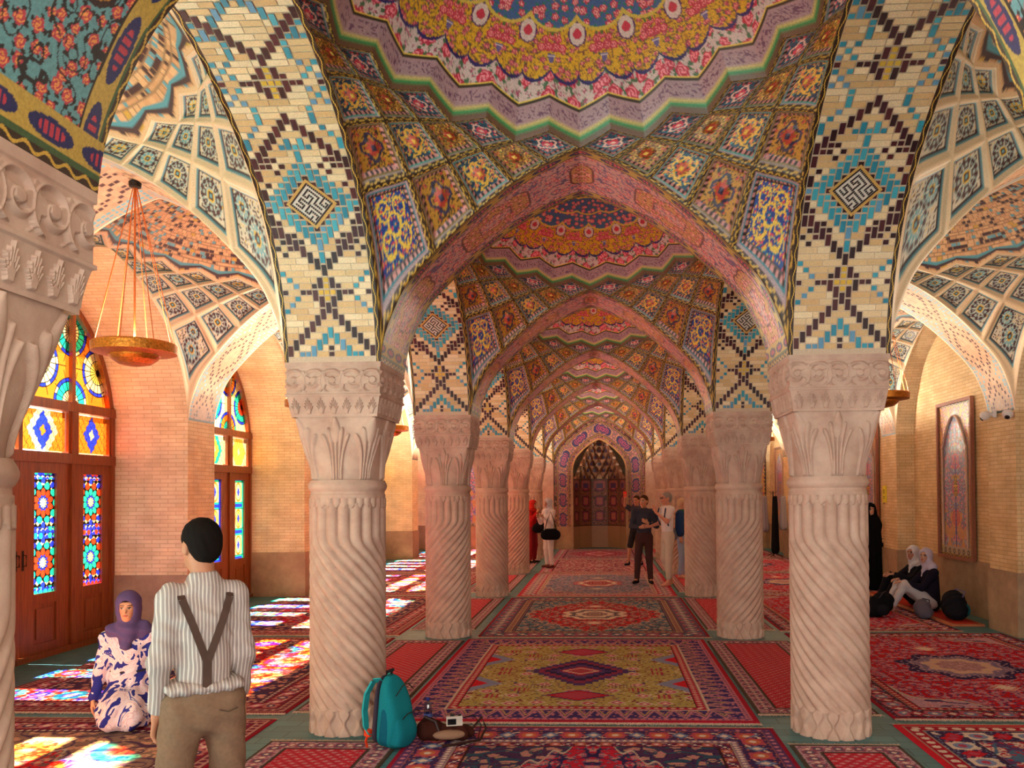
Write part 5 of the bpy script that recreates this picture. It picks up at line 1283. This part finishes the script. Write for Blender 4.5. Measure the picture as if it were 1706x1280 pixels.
def bandpath(p0,p1,n):
    o=[]
    for i in range(n+1):
        t=i/n; x=p0[0]+(p1[0]-p0[0])*t; z=p0[1]+(p1[1]-p0[1])*t; y=on_back(shirt,x,z); 
        if y is None: y=-.1
        o.append([x,y-.006,z])
    y=np.array([a[1] for a in o]); y=np.convolve(np.pad(y,2,mode='edge'),np.ones(5)/5,'valid')
    return [((a[0],yy,a[2]),(0,-1,.15)) for a,yy in zip(o,y)]
zt=1.40*k
for sx in (-1,1):
    p=bandpath((0,1.12*k),(sx*.095,zt),14); p.append(((sx*.10,p[-1][0][1]+.05,zt+.035),(0,-.5,1))); p.append(((sx*.10,.02,zt+.05),(0,0,1))); strap(p,.030)
strap(bandpath((.0,1.14*k),(.0,1.0*k),8),.036)
b.build('braces',flat('brown_elastic','#4d3730',.8),e)
b=MB(); yb=on_back(trou,.085,.90*k) or -.12
b.tube([(.05,yb-.004,.905*k),(.085,yb-.008,.893*k),(.125,yb+.006,.903*k)],.003,4); b.build('pocket_welt',flat('pocket_thread','#5f4c40',.9),e)
# shirt tail bunched over the waistband
sdf_mesh('shirt_tail',[('c',(-.10,-.055,1.005*k),(.10,-.055,1.005*k),.062,.062,(1,1,.5)),('c',(-.06,.02,1.005*k),(.06,.02,1.005*k),.115,.115,(1.05,.8,.3))],.009,.03,M['stripe'],e,hx('#c0b2ab'),extra=lambda G:.006*np.sin(G[...,0]*110+G[...,2]*60))
# ---- kneeling woman
e=empty('person',(-3.62,.02,.008),PI+.38); tag(e,'woman kneeling on the carpet in a blue and white printed dress and purple headscarf','person')
hp,q=head_prims((0,.05,.92),-.05,.92,-.05)
B=list(hp)+[('c',(0,.02,.74),(0,.04,.86),.045,.043),('c',(0,0,.35),(0,.0,.60),.10,.10,(1.2,.85,1)),('c',(0,0,.60),(0,.01,.74),.09,.05,(1.2,.8,1)),('c',(-.15,0,.68),(.15,0,.68),.045,.045)]
for s_ in (-1,1):
    B+= [('c',(s_*.15,0,.68),(s_*.20,-.01,.44),.038,.032),('c',(s_*.20,-.01,.44),(s_*.235,.06,.23),.032,.021),('c',(s_*.07,0,.26),(s_*.07,.20,.12),.07,.05),('c',(s_*.07,.20,.09),(s_*.07,-.12,.08),.045,.035),('c',(s_*.09,-.15,.07),(s_*.07,-.28,.04),.03,.02)]
    B+=hand((s_*.237,.062,.225),(s_*.1,.2,-1),(-s_*.2,1,0),(-s_,0,0),.88,.45)
sdf_mesh('body',B,.0078,.022,M['skin'],e,face_col(q,'#d99a78',sz=.92,lips='#b0403a'))
D_=[('c',(0,-.01,.40),(0,0,.58),.108,.112,(1.18,.88,1)),('c',(0,0,.58),(0,.01,.70),.115,.075,(1.25,.8,1)),('c',(-.15,0,.675),(.15,0,.675),.056,.056)]
for s_ in (-1,1): D_+= [('c',(s_*.15,0,.675),(s_*.20,-.01,.44),.056,.046),('c',(s_*.20,-.01,.44),(s_*.232,.052,.25),.046,.040)]
sk=[('c',(0,-.02,.36),(0,-.02,.20),.125,.17,(1.1,1,1)),('e',(0,.10,.13),(.20,.28,.18)),('e',(.02,-.08,.08),(.22,.26,.11)),('c',(-.07,.05,.24),(-.08,.30,.12),.09,.08),('c',(.07,.05,.24),(.08,.30,.12),.09,.08)]
fold=lambda G:.010*np.sin(np.arctan2(G[...,0],G[...,1]+.02)*13+G[...,2]*9)*np.clip((.45-G[...,2])/.3,0,1)+.004*np.sin(G[...,2]*45+G[...,0]*50)
sdf_mesh('dress',D_+sk,.009,.04,M['print'],e,hx('#ffffff'),extra=fold,clip=lambda G:(.018-G[...,2]))
sdf_mesh('belt',[('c',(0,-.01,.415),(0,-.01,.43),.118,.118,(1.16,.90,1))],.008,.02,M['cloth'],e,hx('#3a3038'),clip=lambda G:np.abs(G[...,2]-.42)-.013)
sdf_mesh('hair',[('e',q(0,-.01,.035),(.074,.088,.084),(0,0,-.05))],.008,.02,M['cloth'],e,hx('#1a100e'),cuts=[('e',q(0,.13,-.025),(.085,.10,.085),(0,0,-.05))])
H=[('e',q(0,-.025,.035),(.094,.108,.105),(0,0,-.05)),('e',q(0,-.03,-.05),(.092,.095,.10),(0,0,-.05)),('c',(-.10,.01,.735),(.10,.01,.735),.075,.07),('c',(0,.05,.74),(.01,.095,.62),.085,.035),('c',(-.09,.0,.74),(-.16,-.04,.60),.06,.03)]
sdf_mesh('headscarf',H,.0078,.03,M['cloth'],e,hx('#63507c'),cuts=[('e',q(0,.13,-.012),(.060,.115,.088),(0,0,-.05))],extra=lambda G:.006*np.sin(G[...,2]*85-G[...,0]*30+G[...,1]*20)*np.clip((.86-G[...,2])/.08,.25,1))
b=MB(); b.tube([(-.262+.012*math.cos(t*PI/4),.10,.165+.012*math.sin(t*PI/4)) for t in range(9)],.003,5); b.build('ring',M['brass'],e)
# ---- men talking on the right
standing('person',(.93,9.8,.022),PI-.15,1.74,'man in brown trousers and a dark jacket facing the camera, hands together at his waist','#c08a6c','#3c3c4a','#4a3030','#4a2c1c',
  dict(res=.012,bres=.010,yaw=-.35,elL=V3(-.25,.02,1.14),elR=V3(.24,.03,1.13),wrL=V3(-.10,.20,1.20),wrR=V3(.05,.22,1.12),handL=((.8,.3,.5),(0,.2,1),(0,-1,0),.5),handR=((-.9,.2,.1),(0,.2,1),(0,-1,0),.5),knR=V3(.12,.03,.5),shoe='#241c1e',footL=.3,footR=-.3,anR=V3(.15,0,.085),anL=V3(-.12,-.02,.085)))
e,J,q,k=standing('person',(1.36,9.45,.022),PI/2+.35,1.80,'grey haired man in a white T-shirt and cream trousers raising one hand','#c98b74','#d9d6dc','#c9bcae','#8d8886',
  dict(res=.012,bres=.010,yaw=.0,sleeve=.30,elR=V3(.25,.05,1.16),wrR=V3(.18,.28,1.10),handR=((0,1,.1),(0,0,1),(-1,0,0),.5),elL=V3(-.25,.12,1.20),wrL=V3(-.15,.30,1.38),handL=((0,.25,1),(1,.2,0),(0,1,0),.3),shirt_hem=.86,hemt=.80,anL=V3(-.11,.03,.085),anR=V3(.11,-.12,.085)))
b=MB(); b.tube([(.15,.10,1.45*k),(.16,.14,1.3*k),(.17,.08,1.15*k),(.17,-.06,1.05*k)],.014,6); b.tube([(-.15,.10,1.45*k),(-.16,.13,1.3*k),(-.17,.05,1.12*k)],.014,6); b.build('pack_straps',flat('navy_webbing','#26365c',.8),e)
b=MB(); b.tube([q(-.045,.098,.008),q(.045,.098,.008)],.010,6); b.tube([q(.045,.09,.01),q(.08,.0,.01)],.003,5); b.tube([q(-.045,.09,.01),q(-.08,.0,.01)],.003,5); b.build('glasses',M['iron'],e)
eb=empty('backpack',(1.62,9.42,.0),PI/2+.35); tag(eb,'blue backpack carried by the grey haired man','backpack'); 
sdf_mesh('pack_body',[('c',(.08,-.26,1.05),(.08,-.26,1.34),.12,.11,(1.1,.75,1))],.012,.03,M['cloth'],eb,hx('#28406a')); sdf_mesh('side_pouch',[('e',(.16,-.16,.98),(.09,.09,.12))],.012,.02,M['cloth'],eb,hx('#8b8c94'))
eb.location=(1.40,9.40,.02)
# person behind with one arm raised, holding something red
e,J,q,k=standing('person',(.95,13.8,.026),PI-.5,1.72,'person in dark shorts behind the brown-trousered man, arm raised holding a red phone','#c08468','#4a4654','#2e2a30','#3a241a',
  dict(res=.014,bres=.012,sleeve=.3,hemt=.05,elR=V3(.28,.10,1.50),wrR=V3(.20,.24,1.68),handR=((-.1,.2,1),(-1,0,0),(0,1,0),.9),shoe='#1e2238',anR=V3(.20,.10,.085),knR=V3(.15,.08,.5)))
ph=MB(); a=J['wrR']; ph.box(a[0]-.055,a[0]+.035,a[1]+.015,a[1]+.03,a[2]+.04,a[2]+.17); o=ph.build('phone',flat('red_case','#d8301c',.4)); bevel(o,.006); o.location=(.95,13.8,.026); o.rotation_euler=(0,0,PI-.5); tag(o,'red phone held up above the heads of the two talking men','phone')
# blonde woman in teal behind the grey haired man
standing('person',(1.78,10.9,.016),-PI/2-.4,1.68,'light haired person in a teal top standing half behind the third east column','#c8937a','#1f5a58','#8fa0c0','#c9a888',dict(res=.013,bres=.012))
# woman in white with a black shoulder bag
e,J,q,k=standing('person',(-1.18,13.25,.026),PI/2+.7,1.66,'woman in a white tunic and scarf seen from behind beside the fourth west column','#b98468','#d8ccca','#d8cdc8','#c8c6d0',
  dict(res=.012,bres=.011,scarf=True,elR=V3(.24,.08,1.14),wrR=V3(.12,.26,1.28),elL=V3(-.24,.08,1.14),wrL=V3(-.12,.26,1.28),handR=((-.3,.6,.6),(0,0,1),(-1,0,0),.6),handL=((.3,.6,.6),(0,0,1),(1,0,0),.6),shirt_hem=.80,topname='tunic',shoe='#6a3a34'))
def shoulder_bag(loc,rz,h,label,w_=.17,col='#15131a'):
    e=empty('shoulder_bag',loc,rz); tag(e,label,'bag')
    sdf_mesh('bag_body',[('c',(-w_*.5,0,0),(w_*.5,0,0),.12,.12,(1,.55,1)),('c',(-w_*.35,0,.09),(w_*.35,0,.09),.06,.06,(1,.8,1))],.010,.03,M['cloth'],e,hx(col))
    b=MB(); b.tube([(-w_*.6,0,.10),(-w_*.35,0,h*.6),(0,.0,h),(w_*.35,0,h*.6),(w_*.6,0,.10)],.011,6); b.build('strap',M['black'],e,smooth=True); return e
shoulder_bag((-1.12,12.98,.83),.2,.55,'large black shoulder bag of the woman in white',.24)
e,J,q,k=standing('person',(-1.70,14.75,.016),-PI/2-.5,1.63,'person in a red coat and scarf mostly hidden by the fourth west column','#b07c62','#a81a20','#7a1c22','#b02420',dict(res=.014,bres=.013,scarf=True,shirt_hem=.5,topname='coat',elR=V3(.22,.12,1.2),wrR=V3(.1,.22,1.42),handR=((-.2,.5,.8),(0,0,1),(-1,0,0),.8),shoe='#2a1c1c'))
shoulder_bag((-1.50,14.55,.92),.3,.45,'small black bag on the shoulder of the person in red',.16)
# standing figure in a black chador behind the big east column
e=empty('person',(5.02,8.9,0),PI); tag(e,'figure in a black full-length chador mostly hidden behind the big east column','person')
hp,q=head_prims((0,.02,1.46),0,.9); sdf_mesh('body',list(hp)+[('c',(0,0,.9),(0,.0,1.38),.09,.05),('c',(-.1,0,.06),(-.08,0,.9),.05,.08),('c',(.1,0,.06),(.08,0,.9),.05,.08),('c',(.17,0,1.25),(.26,.05,.95),.04,.03)]+hand((.265,.06,.95),(0,.1,-1),(0,1,0),(-1,0,0),.9,1.0),.012,.03,M['skin'],e,face_col(q,'#c09078',sz=.9))
sdf_mesh('chador',[('e',q(0,-.02,.02),(.10,.115,.12)),('c',(0,0,1.2),(0,0,1.38),.17,.10,(1.2,.8,1)),('c',(0,0,.12),(0,0,1.2),.26,.17,(1,.8,1)),('c',(.15,0,1.25),(.26,.03,.99),.07,.06)],.013,.05,M['cloth'],e,hx('#0c0b10'),cuts=[('e',q(0,.13,-.01),(.055,.1,.08))],clip=lambda G:.03-G[...,2],extra=lambda G:.008*np.sin(np.arctan2(G[...,0],G[...,1])*11))
e=empty('handbag',(5.33-.62,8.78,.60),0); 
e.location=(5.20,8.82,.60); tag(e,'boxy black handbag carried past the edge of the big east column','bag')
sdf_mesh('bag_body',[('c',(-.09,0,.06),(.09,0,.06),.06,.06,(1,.7,1)),('c',(-.09,0,.22),(.09,0,.22),.05,.05,(1,.7,1))],.010,.03,M['cloth'],e,hx('#0e0d12')); b=MB(); b.tube([(-.07,0,.25),(-.05,0,.34),(.05,0,.34),(.07,0,.25)],.008,6); b.build('handle',M['black'],e); b=MB(); b.box(-.01,.01,-.055,-.042,.1,.14); b.build('clasp',M['brass'],e)
# ---- two women sitting against the east wall
def sitter(loc,rz,label,skin,coat,legs,scarf,knz,foot,yaw,arms):
    e=empty('person',loc,rz); tag(e,label,'person'); hp,q=head_prims((0,.06,.80),yaw,.92,.05)
    kn=[np.array((s_*.11,.42,knz)) for s_ in (-1,1)]; an=[np.array((s_*.09,foot,.07)) for s_ in (-1,1)]
    B=list(hp)+[('c',(0,.0,.64),(0,.04,.76),.045,.043),('c',(0,0,.14),(0,-.0,.55),.11,.10,(1.2,.85,1)),('c',(-.14,0,.58),(.14,0,.58),.045,.045)]
    L=[]
    for i,s_ in enumerate((-1,1)):
        hip=np.array((s_*.09,.02,.12)); B+= [('c',hip,kn[i],.07,.05),('c',kn[i],an[i],.05,.032),('c',an[i]+V3(0,-.02,-.03),an[i]+V3(0,.13,-.045),.028,.022)]
        L+= [('c',hip,kn[i],.095,.066),('c',kn[i],kn[i]+(an[i]-kn[i])*.86,.066,.05)]
        el,wr=np.array(arms[i][0]),np.array(arms[i][1]); sh=np.array((s_*.14,0,.58)); B+= [('c',sh,el,.04,.032),('c',el,wr,.032,.022)]+hand(wr,arms[i][2],(-s_,0,.2),(0,0,-1),.88,.6)
    sdf_mesh('body',B,.010,.025,M['skin'],e,face_col(q,skin,sz=.92))
    sdf_mesh('trousers',L,.012,.03,M['cloth'],e,hx(legs),extra=lambda G:.003*np.sin(G[...,2]*60))
    T=[('c',(0,0,.12),(0,0,.5),.15,.13,(1.15,.9,1)),('c',(0,0,.5),(0,.01,.62),.12,.07,(1.25,.8,1)),('c',(-.14,0,.57),(.14,0,.57),.06,.06)]
    for i,s_ in enumerate((-1,1)):
        el,wr=np.array(arms[i][0]),np.array(arms[i][1]); T+= [('c',(s_*.14,0,.57),el,.062,.05),('c',el,el+(wr-el)*.85,.05,.04)]
    sdf_mesh('coat',T,.012,.03,M['cloth'],e,hx(coat),clip=lambda G:.01-G[...,2])
    sdf_mesh('headscarf',[('e',q(0,-.02,.03),(.095,.11,.108),(0,0,yaw)),('e',q(0,-.03,-.06),(.09,.095,.10),(0,0,yaw)),('c',(-.08,0,.65),(.08,0,.65),.075,.075),('c',(0,.04,.66),(.02,.09,.52),.07,.03)],.010,.03,M['cloth'],e,hx(scarf),cuts=[('e',q(0,.13,-.012),(.06,.115,.088),(0,0,yaw))],extra=lambda G:.004*np.sin(G[...,2]*70+G[...,0]*40))
    return e
sitter((4.98,6.62,.035),PI/2+.25,'seated woman in black with a white scarf and raised face, arms on her knees','#a8745c','#16141c','#15131a','#cfcdd8',.42,.62,.35,(((-.17,.22,.42),(-.06,.44,.50),(.2,1,-.1)),((.17,.22,.42),(.06,.44,.50),(-.2,1,-.1))))
sitter((4.95,6.02,.035),PI/2+.05,'seated woman with a pale lilac scarf over her face and grey trousers, bare feet out','#b98a74','#1a1524','#b9b4ba','#b3a9c0',.40,.60,.7,(((-.19,.20,.36),(-.10,.44,.44),(.1,1,0)),((.19,.20,.36),(.08,.44,.46),(-.2,1,0))))
# their bags
def soft_bag(name,loc,rz,label,cat,cols,sc=1.):
    e=empty(name,loc,rz); tag(e,label,cat)
    sdf_mesh('bag_body',[('e',(0,0,.17*sc),(.20*sc,.15*sc,.17*sc)),('e',(.06*sc,-.03,.24*sc),(.14*sc,.12*sc,.12*sc)),('e',(-.12*sc,.02,.10*sc),(.14*sc,.14*sc,.10*sc))],.011,.05,M['cloth'],e,hx(cols[0]),extra=lambda G:.006*np.sin(G[...,0]*45+G[...,2]*38),clip=lambda G:-G[...,2])
    sdf_mesh('pocket',[('e',(-.05*sc,-.12*sc,.12*sc),(.11*sc,.06*sc,.09*sc))],.011,.03,M['cloth'],e,hx(cols[1]))
    b=MB(); b.tube([(-.12*sc,-.05,.22*sc),(-.05*sc,-.12*sc,.36*sc),(.06*sc,-.06*sc,.38*sc),(.14*sc,0,.28*sc)],.010,6); b.build('handle',flat('strap_web',cols[2],.8),e,smooth=True); return e
soft_bag('backpack',(4.98,5.28,.035),PI/2,'dark rucksack with teal pocket resting against the east wall','backpack',('#17161e','#1f5c64','#6a5a80'),1.05)
soft_bag('bag',(4.62,5.45,.015),PI/2+.3,'grey cloth bag slumped between the lilac scarfed woman and the rucksack','bag',('#5a5462','#8a8494','#3a3440'),.7)
soft_bag('bag',(4.08,5.60,.015),.4,'black holdall on the floor peeping past the big east column','bag',('#121116','#1c1b22','#2a2830'),.95)
# ---- coat stand with robes, and a desk
e=empty('coat_stand',(4.78,16.3,.026)); tag(e,'coat stand hung with grey and black robes near the far end','coat stand')
b=MB(); b.tube([(0,0,.03),(0,0,1.8)],.02,8); [b.tube([(0,0,.12),(.25*math.cos(a),.25*math.sin(a),.02)],.015,6) for a in (0,2.1,4.2)]; [b.tube([(0,0,1.72),(.10*math.cos(a),.10*math.sin(a),1.8)],.01,6) for a in (0,1.57,3.14,4.7)]; b.build('stand',M['darkwood'],e)
for nm,lb,x,y,z0,c in (('robe','grey robe hanging on the stand',-.24,-.05,.7,'#8b8390'),('robe','black robe hanging low on the stand',.02,-.14,.12,'#121116'),('robe','pale robe on the right of the stand',.27,-.03,.75,'#a8a4ae')):
    o=sdf_mesh(nm,[('c',(x,y,z0+.1),(x,y,1.62),.12,.06,(1,.7,1))],.014,.03,M['cloth'],None,hx(c),extra=lambda G:.012*np.sin(G[...,0]*60+G[...,1]*40)); o.location=(4.78,16.3,.026); tag(o,{'#8b8390':'grey robe hanging on the left of the coat stand','#121116':'long black robe hanging low on the coat stand','#a8a4ae':'pale robe hanging on the right of the coat stand'}[c],'robe','robes hanging on the coat stand')
e=empty('desk',(4.2,17.2,.026)); tag(e,'small dark wooden desk beside the coat stand','desk')
b=MB(); b.box(-.35,.35,-.25,.25,.70,.74); bevel(b.build('desk_top',M['darkwood'],e),.006)
for sx in (-1,1):
    for sy in (-1,1): b=MB(); b.box(sx*.31-.025,sx*.31+.025,sy*.21-.025,sy*.21+.025,0,.70); b.build('leg',M['darkwood'],e)
b=MB(); b.box(-.33,.33,-.23,-.21,.35,.70); b.build('front_board',M['darkwood'],e)
# ---- teal backpack leaning on the first west column
e=empty('backpack',(-1.36,-.50,.012),-.35); tag(e,'teal backpack with orange buckles leaning beside the nearest west column','backpack')
# local: x across depth (back panel at -x, front at +x), y width
def pack(nm,x0,x1,hy,z0,z1,c,mt=M['cloth'],nz=26,na=40,lean=0.):
    V=[]
    for i in range(nz+1):
        t=i/nz; z=z0+(z1-z0)*t; s_=min(1,(1-((2*t-1)**8)*.6))*(1-.35*t**3)
        cx=x0*(1-.0)+0; d=(x1-x0)*(.80+.20*math.sin(PI*min(1,t*1.1)))*(1-.62*t**3.2); w_=hy*s_
        for a in range(na):
            th=a*2*PI/na; cc,ss=math.cos(th),math.sin(th); r=1/((abs(cc)**4+abs(ss)**4)**.25)
            V.append((x0+d/2+cc*r*d/2+lean*t,ss*r*w_,z))
    F_=[]
    for i in range(nz):
        for a in range(na): F_.append((i*na+a,i*na+(a+1)%na,(i+1)*na+(a+1)%na,(i+1)*na+a))
    F_.append(tuple(range(na))[::-1]); F_.append(tuple(nz*na+a for a in range(na)))
    return mk(nm,V,F_,mt,e,vcol=np.tile(hx(c),(len(V),1)))
pack('main_compartment',-.085,.09,.135,.0,.50,'#157884'); pack('front_pocket',.02,.135,.115,.02,.27,'#12707e'); pack('back_panel',-.115,-.075,.125,.01,.49,'#3c3644'); pack('side_gusset',-.05,.055,.142,.01,.42,'#0f5a70')
b=MB()
for sy in (-1,1):
    P=[(-.10,sy*.05,.47),(-.15,sy*.07,.46),(-.195,sy*.085,.36),(-.20,sy*.095,.24),(-.17,sy*.11,.13),(-.12,sy*.12,.09)]
    b=MB(); strap([(p,(-1,0,.2)) for p in P],.055,.007); b.build('shoulder_strap',flat('teal_strap_%d'%sy,'#1fa0a8',.7),e)
    b=MB(); b.box(-.165,-.12,sy*.115-.02,sy*.115+.02,.075,.12); strap([((-.14,sy*.12,.09),(-1,0,0)),((-.15,sy*.13,.04),(-1,0,0)),((-.13,sy*.135,.0),(-1,0,.3))],.02,.003); b.build('orange_buckle',flat('orange_web_%d'%sy,'#e0421c',.6),e)
b=MB(); b.tube([(-.08,-.03,.49),(-.07,-.03,.53),(-.04,.0,.545),(-.07,.03,.53),(-.08,.03,.49)],.012,8); b.build('grab_handle',M['black'],e,smooth=True)
b=MB(); b.tube([(.137,-.10,.25),(.14,-.05,.275),(.14,.05,.275),(.137,.10,.25)],.004,5); b.tube([(.09-.02,-.10,.40),(.075,-.03,.46),(.075,.03,.46),(.07,.10,.40)],.004,5); b.build('zip',M['iron'],e)
e.rotation_euler=(0.05,.10,-.75+.35+PI*0)
# ---- brown leather bag with the camera on it, bottle
e=empty('leather_bag',(-.99,-.36,.014),.2); tag(e,'brown leather bag lying open beside the teal backpack','bag')
sdf_mesh('bag_body',[('c',(-.16,.02,.05),(.08,.0,.05),.06,.06,(1,1,.85)),('e',(-.14,.03,.08),(.09,.07,.075)),('e',(.06,0,.05),(.12,.09,.05))],.008,.03,M['cloth'],e,hx('#3a1a14'),extra=lambda G:.005*np.sin(G[...,0]*70+G[...,1]*50),clip=lambda G:-G[...,2])
sdf_mesh('flap',[('e',(.0,-.07,.055),(.12,.045,.035))],.008,.02,M['cloth'],e,hx('#8a6a58')); 
b=MB(); b.tube([(-.22,.03,.10),(-.17,.0,.17),(-.10,-.02,.14),(-.07,-.04,.07)],.014,7); b.build('carry_handle',flat('dark_leather','#2c120e',.5),e,smooth=True); b=MB(); b.tube([(.14,0,.04),(.24,.08,.13),(.27,.04,.06),(.22,-.08,.01),(.05,-.14,.006),(-.05,-.17,.006)],.009,7); b.build('strap',flat('dark_leather','#2c120e',.5),e,smooth=True)
e=empty('camera',(-.95,-.37,.120),.25); tag(e,'small silver camera resting on the brown leather bag','camera')
b=MB(); b.box(-.058,.058,-.018,.018,0,.068); bevel(b.build('camera_body',flat('silver_shell','#c2b8b0',.35,.3),e),.006,3)
b=MB(); b.box(-.050,.012,-.021,-.017,.010,.052); b.build('screen',M['lens'],e)
b=MB(); b.lathe([(0,0),(.030,0),(.030,.03),(.026,.034),(.0,.034)],24); o=b.build('lens_barrel',M['iron'],e,smooth=True); o.rotation_euler=(-PI/2,0,0); o.location=(.0,.018,.034)
b=MB(); b.lathe([(0,.068),(.011,.068),(.011,.078),(0,.078)],12,(.038,0)); b.box(-.03,.0,-.012,.012,.068,.084); b.build('top_dials',M['iron'],e)
b=MB(); b.tube([(.058,0,.05),(.14,.03,.06),(.20,.04,-.02),(.17,-.02,-.10)],.004,5); b.build('neck_strap',M['black'],e)
def clear(name,col):
    m=bpy.data.materials.new(name); m.use_nodes=True; nt=m.node_tree; nt.nodes.clear(); o=N(nt,'ShaderNodeOutputMaterial'); t=N(nt,'ShaderNodeBsdfTransparent'); t.inputs[0].default_value=(*hx(col),1); g=N(nt,'ShaderNodeBsdfGlossy',Roughness=.05); x=N(nt,'ShaderNodeMixShader'); x.inputs[0].default_value=.18
    nt.links.new(t.outputs[0],x.inputs[1]); nt.links.new(g.outputs[0],x.inputs[2]); nt.links.new(x.outputs[0],o.inputs[0]); return m
e=empty('water_bottle',(-1.22,-.02,.014)); tag(e,'clear plastic water bottle with blue cap standing behind the leather bag','bottle')
b=MB(); b.lathe([(0,0),(.03,0),(.033,.01),(.031,.05),(.033,.1),(.031,.14),(.026,.17),(.012,.19),(.012,.20)],24); b.build('plastic_bottle',clear('bottle_plastic','#cfd8ea'),e,smooth=True)
b=MB(); b.lathe([(.0335,.05),(.0338,.05),(.0338,.10),(.0335,.10)],24); b.build('paper_label',flat('blue_label','#5a6ab0',.6),e,smooth=True)
b=MB(); b.lathe([(0,.222),(.014,.222),(.015,.2),(.0,.2)],16); b.build('cap',flat('blue_cap','#1d2a80',.4),e,smooth=True)
